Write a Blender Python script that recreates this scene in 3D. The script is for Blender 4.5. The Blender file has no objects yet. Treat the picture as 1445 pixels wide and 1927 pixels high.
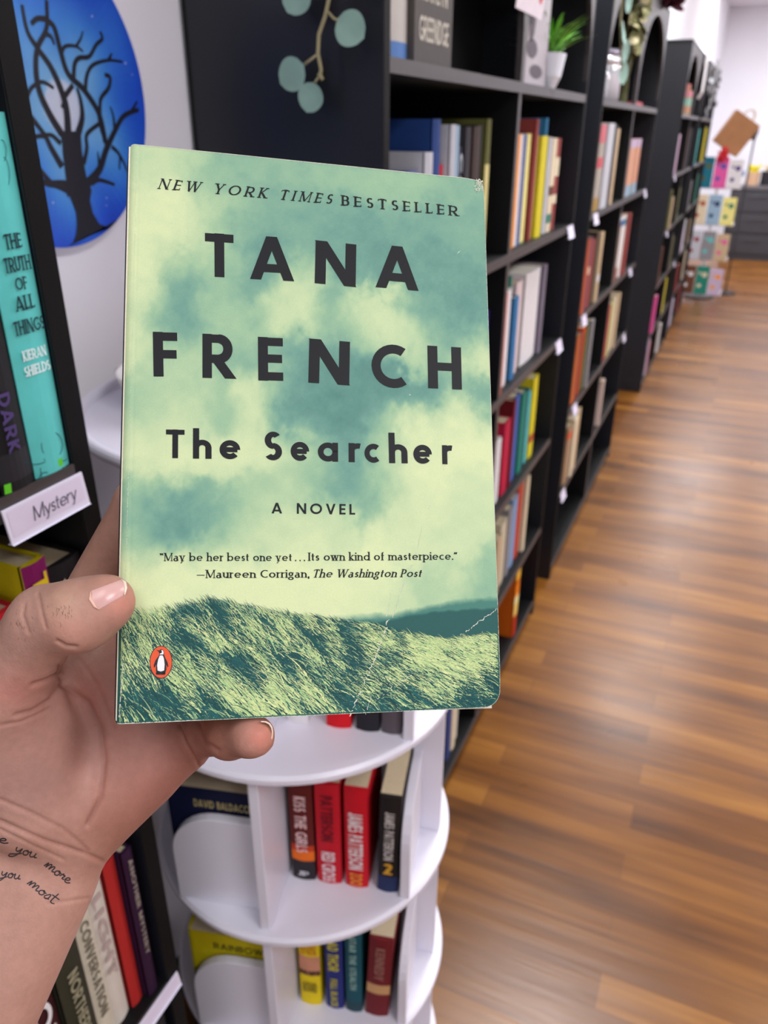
import bpy, math, random
import numpy as np
from mathutils import Vector, Matrix
from mathutils.bvhtree import BVHTree
sc = bpy.context.scene
col = sc.collection
# ------------------------------------------------------------------ camera
FPX, CX, CY = 1480.0, 722.5, 963.5
PITCH, AZ, ROLL, CAMH = math.radians(26.0), math.radians(23.5), math.radians(0.3), 1.5
_f = np.array([-math.sin(AZ) * math.cos(PITCH), math.cos(AZ) * math.cos(PITCH), -math.sin(PITCH)])
_r = np.array([math.cos(AZ), math.sin(AZ), 0.0])
_u = np.cross(_r, _f)
CR = math.cos(ROLL) * _r + math.sin(ROLL) * _u
CU = -math.sin(ROLL) * _r + math.cos(ROLL) * _u
CF = _f
CAM = np.array([0, 0, CAMH])
cd = bpy.data.cameras.new('camera')
cam = bpy.data.objects.new('camera', cd)
col.objects.link(cam)
mw = Matrix.Identity(4)
for i in range(3):
    mw[i][0], mw[i][1], mw[i][2], mw[i][3] = CR[i], CU[i], -CF[i], CAM[i]
cam.matrix_world = mw
cd.sensor_fit = 'HORIZONTAL'
cd.sensor_width = 36.0
cd.lens = 36.0 * FPX / 1445.0
cd.clip_start = 0.02
cd.dof.use_dof = True
cd.dof.focus_distance = 0.295
cd.dof.aperture_fstop = 19.0
sc.camera = cam
# ------------------------------------------------------------------ view, world, lamps
sc.view_settings.view_transform = 'Standard'
sc.view_settings.look = 'None'
sc.view_settings.gamma = 1
sc.view_settings.exposure = 0.0
sc.view_settings.use_curve_mapping = False
w = bpy.data.worlds.new('world')
sc.world = w
w.use_nodes = True
w.node_tree.nodes['Background'].inputs[0].default_value = (0.8, 0.85, 1, 1)
w.node_tree.nodes['Background'].inputs[1].default_value = 0.3
CEIL = 2.95
LAMPS = [(-0.25, 2.3, 66), (-0.2, 6.0, 48), (-0.1, 10.0, 56), (1.5, -0.4, 44), (1.7, 3.0, 60), (1.7, 6.6, 54), (1.7, 10.2, 60), (1.3, 12.0, 36), (-0.1, -0.7, 13)]  # next-to-last lamp is added to brighten the far wall
for (lx, ly, pw) in LAMPS:
    ld = bpy.data.lights.new('ceiling_lamp', 'AREA')
    ld.shape = 'RECTANGLE'; ld.size = 0.6; ld.size_y = 1.2
    ld.energy = pw * 1.0
    ld.color = (0.975, 0.98, 1.0)
    lo = bpy.data.objects.new('ceiling_lamp', ld)
    col.objects.link(lo); lo.location = (lx, ly, CEIL - 0.04)
ld = bpy.data.lights.new('rear_soft_light', 'AREA')      # soft area light from behind the camera, its source unseen
ld.shape = 'RECTANGLE'; ld.size = 3.0; ld.size_y = 2.0; ld.energy = 9; ld.color = (0.95, 0.97, 1.0)
lo = bpy.data.objects.new('rear_soft_light', ld)
col.objects.link(lo); lo.location = (1.4, -2.9, 1.6)
lo.rotation_euler = (math.radians(90), 0, 0)

# ------------------------------------------------------------------ helpers
def ray(px, py):
    return CF + CR * (px - CX) / FPX - CU * (py - CY) / FPX
def cp(px, py, z):                       # point at camera depth z seen at px,py
    return CAM + ray(px, py) * z
def atX(px, py, X):
    d = ray(px, py); return CAM + d * ((X - CAM[0]) / d[0])
def atY(px, py, Y):
    d = ray(px, py); return CAM + d * ((Y - CAM[1]) / d[1])
def s2l(c):
    c = c / 255.0
    return c / 12.92 if c <= 0.04045 else ((c + 0.055) / 1.055) ** 2.4
def rgb(r, g, b): return (s2l(r), s2l(g), s2l(b), 1.0)

MATS = {}
def mat(name, color, rough=0.5, metal=0.0, noise=0.0, nscale=40.0, bump=0.0, bscale=200.0, spec=0.5, trans=0.0, sss=0.0, coat=0.0, emit=0.0):
    key = (name, tuple(round(c, 4) for c in color), rough)
    if key in MATS: return MATS[key]
    m = bpy.data.materials.new(name); m.use_nodes = True
    nt = m.node_tree; b = nt.nodes['Principled BSDF']
    b.inputs['Base Color'].default_value = color
    b.inputs['Roughness'].default_value = rough
    b.inputs['Metallic'].default_value = metal
    b.inputs['Specular IOR Level'].default_value = spec
    b.inputs['Coat Weight'].default_value = coat
    if trans: b.inputs['Transmission Weight'].default_value = trans
    if emit:
        b.inputs['Emission Color'].default_value = color; b.inputs['Emission Strength'].default_value = emit
    if noise > 0 or bump > 0:
        tc = nt.nodes.new('ShaderNodeTexCoord')
        n = nt.nodes.new('ShaderNodeTexNoise'); n.inputs['Scale'].default_value = nscale; n.inputs['Detail'].default_value = 5
        nt.links.new(tc.outputs['Object'], n.inputs['Vector'])
        if noise > 0:
            mx = nt.nodes.new('ShaderNodeMix'); mx.data_type = 'RGBA'
            mx.inputs[6].default_value = tuple(max(0, c * (1 - noise)) for c in color[:3]) + (1,)
            mx.inputs[7].default_value = tuple(min(1, c * (1 + noise)) for c in color[:3]) + (1,)
            nt.links.new(n.outputs['Fac'], mx.inputs[0]); nt.links.new(mx.outputs[2], b.inputs['Base Color'])
        if bump > 0:
            n2 = nt.nodes.new('ShaderNodeTexNoise'); n2.inputs['Scale'].default_value = bscale
            nt.links.new(tc.outputs['Object'], n2.inputs['Vector'])
            bp_ = nt.nodes.new('ShaderNodeBump'); bp_.inputs['Strength'].default_value = bump; bp_.inputs['Distance'].default_value = 0.001
            nt.links.new(n2.outputs['Fac'], bp_.inputs['Height']); nt.links.new(bp_.outputs['Normal'], b.inputs['Normal'])
    MATS[key] = m
    return m
def vmat(name, rough=0.5, spec=0.5, noise=0.0, nscale=300, bump=0.0, bscale=400, bdist=0.001, coat=0.0, sss=0.0, ssc=(1, .35, .2), ssr=0.004):
    m = bpy.data.materials.new(name); m.use_nodes = True
    nt = m.node_tree; b = nt.nodes['Principled BSDF']
    a = nt.nodes.new('ShaderNodeVertexColor'); a.layer_name = 'Col'
    out = a.outputs['Color']
    b.inputs['Roughness'].default_value = rough; b.inputs['Specular IOR Level'].default_value = spec
    b.inputs['Coat Weight'].default_value = coat
    tc = nt.nodes.new('ShaderNodeTexCoord')
    if noise > 0:
        n = nt.nodes.new('ShaderNodeTexNoise'); n.inputs['Scale'].default_value = nscale; n.inputs['Detail'].default_value = 6
        nt.links.new(tc.outputs['Object'], n.inputs['Vector'])
        mr = nt.nodes.new('ShaderNodeMapRange'); mr.inputs[1].default_value = 0.25; mr.inputs[2].default_value = 0.75
        mr.inputs[3].default_value = 1 - noise; mr.inputs[4].default_value = 1 + noise
        nt.links.new(n.outputs['Fac'], mr.inputs[0])
        mx = nt.nodes.new('ShaderNodeVectorMath'); mx.operation = 'SCALE'
        nt.links.new(out, mx.inputs[0]); nt.links.new(mr.outputs[0], mx.inputs['Scale'])
        out = mx.outputs[0]
    nt.links.new(out, b.inputs['Base Color'])
    if bump > 0:
        n2 = nt.nodes.new('ShaderNodeTexNoise'); n2.inputs['Scale'].default_value = bscale; n2.inputs['Detail'].default_value = 4
        nt.links.new(tc.outputs['Object'], n2.inputs['Vector'])
        bn = nt.nodes.new('ShaderNodeBump'); bn.inputs['Strength'].default_value = bump; bn.inputs['Distance'].default_value = bdist
        nt.links.new(n2.outputs['Fac'], bn.inputs['Height']); nt.links.new(bn.outputs['Normal'], b.inputs['Normal'])
    if sss > 0:
        b.inputs['Subsurface Weight'].default_value = sss
        b.inputs['Subsurface Radius'].default_value = ssc
        b.inputs['Subsurface Scale'].default_value = ssr
    return m

class MB:
    """collects shapes, builds ONE mesh object"""
    def __init__(s): s.v = []; s.f = []; s.mi = []; s.c = []
    def add(s, verts, faces, m=0, color=None):
        o = len(s.v)
        s.v += [tuple(map(float, p)) for p in verts]
        for f in faces:
            s.f.append([o + i for i in f]); s.mi.append(m); s.c.append(color)
        return s
    def box(s, x0, x1, y0, y1, z0, z1, m=0):
        v = [(x, y, z) for x in (x0, x1) for y in (y0, y1) for z in (z0, z1)]
        return s.add(v, [(0, 1, 3, 2), (4, 6, 7, 5), (0, 4, 5, 1), (2, 3, 7, 6), (0, 2, 6, 4), (1, 5, 7, 3)], m)
    def tube(s, pts, rad, n=8, m=0, cap=True):
        pts = [np.array(p, float) for p in pts]
        rads = rad if hasattr(rad, '__len__') else [rad] * len(pts)
        rings = []
        for i, p in enumerate(pts):
            t = pts[min(i + 1, len(pts) - 1)] - pts[max(i - 1, 0)]
            t = t / (np.linalg.norm(t) + 1e-12)
            a = np.array([0, 0, 1.0]) if abs(t[2]) < 0.9 else np.array([1.0, 0, 0])
            x = np.cross(t, a); x /= np.linalg.norm(x); y = np.cross(t, x)
            rings.append([p + rads[i] * (x * math.cos(2 * math.pi * k / n) + y * math.sin(2 * math.pi * k / n)) for k in range(n)])
        v = [q for r_ in rings for q in r_]
        f = [(i * n + k, i * n + (k + 1) % n, (i + 1) * n + (k + 1) % n, (i + 1) * n + k) for i in range(len(pts) - 1) for k in range(n)]
        if cap: f += [tuple(range(n))[::-1], tuple((len(pts) - 1) * n + k for k in range(n))]
        return s.add(v, f, m)
    def lathe(s, prof, c=(0, 0, 0), n=32, m=0):
        v = []; f = []
        for (r_, z) in prof:
            v += [(c[0] + r_ * math.cos(2 * math.pi * k / n), c[1] + r_ * math.sin(2 * math.pi * k / n), c[2] + z) for k in range(n)]
        for i in range(len(prof) - 1):
            f += [(i * n + k, i * n + (k + 1) % n, (i + 1) * n + (k + 1) % n, (i + 1) * n + k) for k in range(n)]
        return s.add(v, f, m)
    def prism(s, poly, axis, a0, a1, m=0):
        """extrude a 2-D outline along axis (0 x,1 y,2 z)"""
        def P(p, a):
            q = list(p); q.insert(axis, a); return q
        n = len(poly)
        v = [P(p, a0) for p in poly] + [P(p, a1) for p in poly]
        f = [tuple(range(n))[::-1], tuple(range(n, 2 * n))] + [(i, (i + 1) % n, n + (i + 1) % n, n + i) for i in range(n)]
        return s.add(v, f, m)
    def build(s, name, m, parent=None, smooth=False, bevel=0.0, fix=True):
        me = bpy.data.meshes.new(name)
        me.from_pydata(s.v, [], s.f)
        ms = m if isinstance(m, (list, tuple)) else [m]
        for x in ms: me.materials.append(x)
        if len(ms) > 1: me.polygons.foreach_set('material_index', s.mi)
        if any(c is not None for c in s.c):
            ca = me.color_attributes.new('Col', 'FLOAT_COLOR', 'CORNER')
            arr = []
            for fc, c in zip(s.f, s.c): arr += list(c or (1, 1, 1, 1)) * len(fc)
            ca.data.foreach_set('color', arr)
        if fix:
            import bmesh
            bm = bmesh.new(); bm.from_mesh(me); bmesh.ops.recalc_face_normals(bm, faces=bm.faces); bm.to_mesh(me); bm.free()
        if smooth: me.polygons.foreach_set('use_smooth', [True] * len(me.polygons))
        me.update()
        o = bpy.data.objects.new(name, me); col.objects.link(o)
        if parent: o.parent = parent
        if bevel:
            bv = o.modifiers.new('bevel', 'BEVEL'); bv.width = bevel; bv.segments = 2; bv.limit_method = 'ANGLE'
        return o
def tag(o, label=None, cat=None, group=None, kind=None):
    if label: o['label'] = label
    if cat: o['category'] = cat
    if group: o['group'] = group
    if kind: o['kind'] = kind
    return o
def empty(name, loc=(0, 0, 0), rz=0.0):
    o = bpy.data.objects.new(name, None); col.objects.link(o)
    o.empty_display_size = 0.02; o.location = loc; o.rotation_euler = (0, 0, rz)
    return o

# ------------------------------------------------------------------ stroke lettering
def glyph(ch, w, xh=0.64, asc=1.06, desc=-0.28, serif=False):
    """strokes of a glyph, cap height 1.  ('l',x,y,x,y..) straight pieces ; ('a',cx,cy,rx,ry,a0,a1) arcs"""
    h = w / 2
    L = lambda *a: ('l',) + a
    A = lambda *a: ('a',) + a
    r = xh / 2 - h                                   # centre-line radius of round lower case
    D = {
        'A': (.86, [L(h, 0, .43, 1), L(.86 - h, 0, .43, 1), L(.2, .27, .66, .27)]),
        'B': (.56, [L(h, 0, h, 1), L(h, 1 - h, .3, 1 - h), L(h, .53, .32, .53), L(h, h, .32, h), A(.3, .765 - h / 2, .24 - h, .235 - h / 2, -90, 90), A(.32, .265 + h / 2, .25 - h, .265 - h / 2, -90, 90)]),
        'C': (.76, [A(.5, .5, .5 - h, .5 - h, 55, 305)]),
        'D': (.72, [L(h, 0, h, 1), L(h, 1 - h, .25, 1 - h), L(h, h, .25, h), A(.25, .5, .47 - h, .5 - h, -90, 90)]),
        'E': (.52, [L(h, 0, h, 1), L(h, 1 - h, .52, 1 - h), L(h, .51, .5, .51), L(h, h, .52, h)]),
        'F': (.5, [L(h, 0, h, 1), L(h, 1 - h, .5, 1 - h), L(h, .5, .48, .5)]),
        'G': (.86, [A(.5, .5, .5 - h, .5 - h, 45, 350), L(.52, .46, .9 - h, .46)]),
        'H': (.7, [L(h, 0, h, 1), L(.7 - h, 0, .7 - h, 1), L(h, .52, .7 - h, .52)]),
        'I': (w, [L(h, 0, h, 1)]),
        'J': (.4, [L(.4 - h, .25, .4 - h, 1), A(.2, .25, .2 - h, .25 - h, 180, 360)]),
        'K': (.66, [L(h, 0, h, 1), L(h, .4, .62 - h, 1), L(.2, .5, .68 - h, 0)]),
        'L': (.48, [L(h, 0, h, 1), L(h, h, .48, h)]),
        'M': (.92, [L(h, 0, h, 1), L(.92 - h, 0, .92 - h, 1), L(h, 1, .46, .05), L(.92 - h, 1, .46, .05)]),
        'N': (.78, [L(h, 0, h, 1), L(.78 - h, 0, .78 - h, 1), L(h, 1, .78 - h, 0)]),
        'O': (1.0, [A(.5, .5, .5 - h, .5 - h, 0, 360)]),
        'P': (.54, [L(h, 0, h, 1), L(h, 1 - h, .28, 1 - h), L(h, .45, .28, .45), A(.28, .725 - h / 2, .26 - h, .275 - h / 2, -90, 90)]),
        'Q': (1.0, [A(.5, .5, .5 - h, .5 - h, 0, 360), L(.6, .3, .95, 0)]),
        'R': (.72, [L(h, 0, h, 1), L(h, 1 - h, .36, 1 - h), L(h, .44, .36, .44), A(.36, .72 - h / 2, .3 - h, .28 - h / 2, -90, 90), L(.3, .44, .72 - h, 0)]),
        'S': (.52, [A(.265, .745 - h / 2, .245 - h, .255 - h / 2, 42, 268), A(.255, .255 + h / 2, .26 - h, .255 - h / 2, -142, 88)]),
        'T': (.6, [L(.3, 0, .3, 1), L(0, 1 - h, .6, 1 - h)]),
        'U': (.66, [L(h, .33, h, 1), L(.66 - h, .33, .66 - h, 1), A(.33, .33, .33 - h, .33 - h, 180, 360)]),
        'V': (.8, [L(h, 1, .4, 0), L(.8 - h, 1, .4, 0)]),
        'W': (1.16, [L(h, 1, .34, 0), L(.58, 1, .34, 0), L(.58, 1, .82, 0), L(1.16 - h, 1, .82, 0)]),
        'X': (.72, [L(h, 0, .72 - h, 1), L(h, 1, .72 - h, 0)]),
        'Y': (.74, [L(.37, 0, .37, .45), L(h, 1, .37, .4), L(.74 - h, 1, .37, .4)]),
        'Z': (.6, [L(0, 1 - h, .6, 1 - h), L(0, h, .6, h), L(.6 - h, 1, h, 0)]),
        'a': (xh, [A(xh / 2, xh / 2, r, r, 0, 360), L(xh - h, 0, xh - h, xh)]),
        'b': (xh, [A(xh / 2, xh / 2, r, r, 0, 360), L(h, 0, h, asc)]),
        'c': (xh * .82, [A(xh / 2, xh / 2, r, r, 52, 308)]),
        'd': (xh, [A(xh / 2, xh / 2, r, r, 0, 360), L(xh - h, 0, xh - h, asc)]),
        'e': (xh, [A(xh / 2, xh / 2, r, r, 0, 318), L(h, xh / 2, xh - h, xh / 2)]),
        'f': (.36, [L(.14, 0, .14, .82), A(.3, .82, .16, asc - .82 - h, 95, 180), L(0, xh - h, .34, xh - h)]),
        'g': (xh, [A(xh / 2, xh / 2, r, r, 0, 360), L(xh - h, -.05, xh - h, xh), A(xh / 2, -.05, r, -desc - .05, 200, 360)]),
        'h': (.56, [L(h, 0, h, asc), A(.28, xh - .28, .28 - h, .28 - h, 0, 180), L(.56 - h, 0, .56 - h, xh - .28)]),
        'i': (w, [L(h, 0, h, xh), L(h, xh + .14, h, xh + .14 + w)]),
        'k': (.54, [L(h, 0, h, asc), L(h, .24, .5 - h, xh), L(.18, .32, .56 - h, 0)]),
        'l': (w, [L(h, 0, h, asc)]),
        'm': (.94, [L(h, 0, h, xh), A(.255, xh - .23, .255 - h, .23 - h, 0, 180), L(.51 - h, 0, .51 - h, xh - .23), A(.73 - h, xh - .23, .22 - h / 2, .23 - h, 0, 180), L(.94 - h, 0, .94 - h, xh - .23)]),
        'n': (.56, [L(h, 0, h, xh), A(.28, xh - .28, .28 - h, .28 - h, 0, 180), L(.56 - h, 0, .56 - h, xh - .28)]),
        'o': (xh, [A(xh / 2, xh / 2, r, r, 0, 360)]),
        'p': (xh, [A(xh / 2, xh / 2, r, r, 0, 360), L(h, desc, h, xh)]),
        'r': (.34, [L(h, 0, h, xh), A(.3, xh - .24, .3 - h, .24 - h, 75, 180)]),
        's': (.4, [A(.2, xh * .745 - h / 2, .18 - h, xh * .255 - h / 2, 20, 270), A(.2, xh * .255 + h / 2, .2 - h, xh * .255 - h / 2, -160, 90)]),
        't': (.34, [L(.15, .1, .15, .88), A(.27, .12, .12, .12 - h, 180, 280), L(0, xh - h, .33, xh - h)]),
        'u': (.56, [L(h, .28, h, xh), L(.56 - h, 0, .56 - h, xh), A(.28, .28, .28 - h, .28 - h, 180, 360)]),
        'w': (.86, [L(h, xh, .25, 0), L(.43, xh, .25, 0), L(.43, xh, .61, 0), L(.86 - h, xh, .61, 0)]),
        'y': (.56, [L(h, xh, .3, .04), L(.56 - h, xh, .24, desc + h), L(.24, desc + h, .08, desc + h)]),
        '.': (w, [L(h, 0, h, w)]), ',': (w, [L(h, -.14, h, w)]), '-': (.8, [L(0, .35, .8, .35)]),
        '(': (.34, [L(.1, .72, .02, .95), L(.3, .72, .22, .95)]), ')': (.34, [L(.02, .72, .1, .95), L(.22, .72, .3, .95)]),
        '2': (.55, [A(.27, .72, .26 - h, .28 - h, -35, 170), L(.50 - h, .60, h, .05), L(0, h, .54, h)]),
        '3': (.52, [A(.25, .745, .22 - h, .255 - h, -90, 150), A(.25, .27, .26 - h, .27 - h, -150, 90)]),
    }
    if serif:                                        # slab-serif variants of the round letters
        D['a'] = (.56, [A(.25, .19, .19, .17, 0, 360), L(.48 - h, .04, .48 - h, xh - .17), A(.27, xh - .2, .21 - h, .2 - h, 0, 155), L(.48 - h, h, .56, h)])
        D['g'] = (.54, [A(.25, xh * .66, .17, xh * .3, 0, 360), L(.38, xh - h, .54, xh - h), A(.25, -.08, .22, .15, 0, 360), L(.1, .1, .4, .07)])
        D['y'] = (.6, [L(h, xh, .31, 0), L(.58 - h, xh, .22, desc + h), L(.22, desc + h, .08, desc + h)])
        D['I'] = (w * 1.4, [L(h * 1.4, 0, h * 1.4, 1)])
    return D.get(ch, (.3, []))
NOSER = set('CGOQSce.,-()so32')
def glyph_quads(ch, w, xh=.64, thin=1.0, serif=False):
    adv, st = glyph(ch, w, xh, serif=serif)
    h = w / 2; Q = []
    sl = .09 if serif else 0
    for s in st:
        if s[0] == 'l':
            p = [(s[i], s[i + 1]) for i in range(1, len(s), 2)]
            for (x0, y0), (x1, y1) in zip(p, p[1:]):
                dx, dy = x1 - x0, y1 - y0; ln = math.hypot(dx, dy)
                if abs(dy) > abs(dx) * .35:
                    k = h * ln / abs(dy)
                    if serif and ((ch in 'AVWMNXYKyvwk' and ((dx / dy > 0 and abs(dx) > .03 and ch != 'N') or (ch in 'NM' and abs(dx) < .02)))): k *= max(thin, .5)
                    Q.append([(x0 - k, y0), (x0 + k, y0), (x1 + k, y1), (x1 - k, y1)])
                    if serif and ch not in NOSER:
                        for (x, y) in ((x0, y0), (x1, y1)):
                            if ch == 'i' and y > xh + .01: continue
                            if ch in 'bdhklpunmrit' and abs(y - (xh if ch in 'unmrip' else 1.06)) < .02:
                                Q.append([(x - k - sl, y - .07), (x + k * .5, y - .07), (x + k * .5, y), (x - k - sl, y)]); continue
                            if (ch == 'a' or ch == 'g' or ch == 't' or ch == 'f' and y > .5) : continue
                            if abs(y) < .01 or abs(y - 1) < .01 or (abs(y - xh) < .01 and ch in 'wyk') or (ch == 'p' and y < -.1):
                                if ch in 'AVWMN' and ((ch == 'A' and y > .5) or (ch in 'VW' and y < .5) or (ch == 'N' and abs(dx) > .1)): continue
                                if ch == 'b' and y < .1: continue
                                t = .07 if y > .3 else -.07
                                Q.append([(x - k - sl, y - t), (x + k + sl, y - t), (x + k + sl, y), (x - k - sl, y)])
                else:
                    k = h * (thin if serif else .92)
                    Q.append([(x0, y0 - k), (x1, y1 - k), (x1, y1 + k), (x0, y0 + k)])
                    if serif and ch in 'ETLFZ' and abs(dy) < .01:
                        for xx in ((x0, x1) if ch == 'T' else (x1,)):
                            d = -.16 if y0 > .6 else .16
                            if abs(y0 - .5) > .2: Q.append([(xx - .05, y0), (xx, y0), (xx, y0 + d), (xx - .05, y0 + d)])
        else:
            _, cx, cy, rx, ry, a0, a1 = s
            n = max(6, int(abs(a1 - a0) / 12)); pts = []
            for i in range(n + 1):
                a = math.radians(a0 + (a1 - a0) * i / n)
                x, y = cx + rx * math.cos(a), cy + ry * math.sin(a)
                tx, ty = -rx * math.sin(a), ry * math.cos(a); l = math.hypot(tx, ty) + 1e-9
                nx, ny = ty / l, -tx / l
                hw = h * (thin + (1 - thin) * abs(ty / l)) if serif else h
                pts.append(((x - nx * hw, y - ny * hw), (x + nx * hw, y + ny * hw)))
            for a, b in zip(pts, pts[1:]): Q.append([a[0], a[1], b[1], b[0]])
    return adv, Q
def layout(text, w=.2, track=.12, xh=.64, thin=1.0, serif=False, slant=0.0, space=.34):
    """returns (total width, list of quads) with cap height 1"""
    x = 0; out = []
    for ch in text:
        if ch == ' ': x += space + track; continue
        adv, Q = glyph_quads(ch, w, xh, thin, serif)
        for q in Q: out.append([(x + a + b * slant, b) for a, b in q])
        x += adv + track
    return x - track, out
def text_mesh(mb, text, o, ud, vd, length=None, height=None, off=0.00005, **kw):
    """write text from o along ud; vd = cap direction * cap height (numpy)"""
    W, Q = layout(text, **kw)
    ud = np.array(ud, float); vd = np.array(vd, float)
    n = np.cross(ud, vd); n /= np.linalg.norm(n) + 1e-12
    hh = height if height else np.linalg.norm(vd)
    sx = (length / W) if length else hh
    u = ud / np.linalg.norm(ud); v = vd / np.linalg.norm(vd)
    for k_, q in enumerate(Q):
        mb.add([np.array(o) + u * a * sx + v * b * hh + n * (off + (k_ % 40) * (4e-6 if off > 0 else -4e-6)) for a, b in q], [(0, 1, 2, 3)])

# ================================================================== STRUCTURE
def floor_mat():
    m = bpy.data.materials.new('oak_strip_floor'); m.use_nodes = True
    nt = m.node_tree; b = nt.nodes['Principled BSDF']; L = nt.links.new
    tc = nt.nodes.new('ShaderNodeTexCoord')
    def brick(wd, hh, off):
        br = nt.nodes.new('ShaderNodeTexBrick'); L(tc.outputs['Object'], br.inputs['Vector'])
        br.inputs['Scale'].default_value = 1.0; br.inputs['Brick Width'].default_value = wd; br.inputs['Row Height'].default_value = hh
        br.inputs['Mortar Size'].default_value = 0.0012; br.inputs['Mortar Smooth'].default_value = 0.6
        br.offset = off; br.offset_frequency = 2; br.squash = 1.0
        br.inputs['Color1'].default_value = (0, 0, 0, 1); br.inputs['Color2'].default_value = (1, 1, 1, 1); br.inputs['Mortar'].default_value = (.5, .5, .5, 1)
        return br
    br = brick(0.93, 0.078, 0.37)
    br.inputs['Bias'].default_value = 0
    mp = nt.nodes.new('ShaderNodeMapping'); mp.inputs['Scale'].default_value = (2.2, 38, 1); L(tc.outputs['Object'], mp.inputs['Vector'])
    n1 = nt.nodes.new('ShaderNodeTexNoise'); n1.inputs['Scale'].default_value = 1.0; n1.inputs['Detail'].default_value = 7; n1.inputs['Roughness'].default_value = .6; L(mp.outputs[0], n1.inputs['Vector'])
    mp2 = nt.nodes.new('ShaderNodeMapping'); mp2.inputs['Scale'].default_value = (1.4, 13, 1); L(tc.outputs['Object'], mp2.inputs['Vector'])
    n2 = nt.nodes.new('ShaderNodeTexNoise'); n2.inputs['Scale'].default_value = 1.0; n2.inputs['Detail'].default_value = 2; L(mp2.outputs[0], n2.inputs['Vector'])
    ad = nt.nodes.new('ShaderNodeMath'); ad.operation = 'MULTIPLY_ADD'; L(br.outputs['Color'], ad.inputs[0]); ad.inputs[1].default_value = .38
    sm = nt.nodes.new('ShaderNodeMath'); sm.operation = 'MULTIPLY_ADD'; L(n1.outputs['Fac'], sm.inputs[0]); sm.inputs[1].default_value = .65; L(n2.outputs['Fac'], sm.inputs[2])
    sb = nt.nodes.new('ShaderNodeMath'); sb.operation = 'SUBTRACT'; L(sm.outputs[0], sb.inputs[0]); sb.inputs[1].default_value = .50
    L(sb.outputs[0], ad.inputs[2])
    cr = nt.nodes.new('ShaderNodeValToRGB'); L(ad.outputs[0], cr.inputs[0])
    e = cr.color_ramp.elements
    e[0].position = .12; e[0].color = rgb(74, 41, 12); e[1].position = .98; e[1].color = rgb(166, 114, 46)
    k = e.new(.42); k.color = rgb(110, 66, 20); k = e.new(.68); k.color = rgb(134, 86, 30)
    mx = nt.nodes.new('ShaderNodeMix'); mx.data_type = 'RGBA'; L(br.outputs['Fac'], mx.inputs[0]); L(cr.outputs[0], mx.inputs[6]); mx.inputs[7].default_value = rgb(96, 58, 28)
    L(mx.outputs[2], b.inputs['Base Color'])
    n3 = nt.nodes.new('ShaderNodeTexNoise'); n3.inputs['Scale'].default_value = 3.0; n3.inputs['Detail'].default_value = 6; L(tc.outputs['Object'], n3.inputs['Vector'])
    mr = nt.nodes.new('ShaderNodeMapRange'); mr.inputs[3].default_value = .2; mr.inputs[4].default_value = .42; L(n3.outputs['Fac'], mr.inputs[0])
    L(mr.outputs[0], b.inputs['Roughness'])
    bu = nt.nodes.new('ShaderNodeBump'); bu.inputs['Strength'].default_value = .25; bu.inputs['Distance'].default_value = .003
    L(n1.outputs['Fac'], bu.inputs['Height']); L(bu.outputs[0], b.inputs['Normal'])
    b.inputs['Specular IOR Level'].default_value = .42
    return m
WALLX = -0.735
FAR = 13.0
wall_m = mat('painted_wall', rgb(240, 239, 246), .75, noise=.04, nscale=3, bump=.15, bscale=120)
ceil_m = mat('ceiling_paint', rgb(225, 220, 226), .8, noise=.03, nscale=2)
def struct(name, mb, m, **k): return tag(mb.build(name, m, **k), kind='structure')
struct('floor', MB().box(-0.9, 3.7, -3.2, FAR + .2, -0.1, 0.0), floor_mat())
struct('ceiling', MB().box(-0.9, 3.7, -3.2, FAR + .2, CEIL, CEIL + .1), ceil_m)
struct('wall_left', MB().box(-0.9, WALLX, -3.2, FAR + .2, 0, CEIL), wall_m)
struct('wall_right', MB().box(3.6, 3.7, -3.2, FAR + .2, 0, CEIL), wall_m)
struct('wall_far', MB().box(WALLX, 3.6, FAR, FAR + .1, 0, CEIL), wall_m)
struct('wall_back', MB().box(WALLX, 3.6, -3.2, -3.1, 0, CEIL), wall_m)
struct('baseboard_far', MB().box(WALLX, 3.6, FAR - .015, FAR, 0, .11), mat('white_trim', rgb(225, 222, 228), .5, noise=.03))
base_m = mat('black_baseboard', rgb(28, 28, 32), .5, noise=.1)
struct('baseboard_left', MB().box(WALLX, WALLX + .012, .45, 1.0, 0, .1), base_m)

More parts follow.
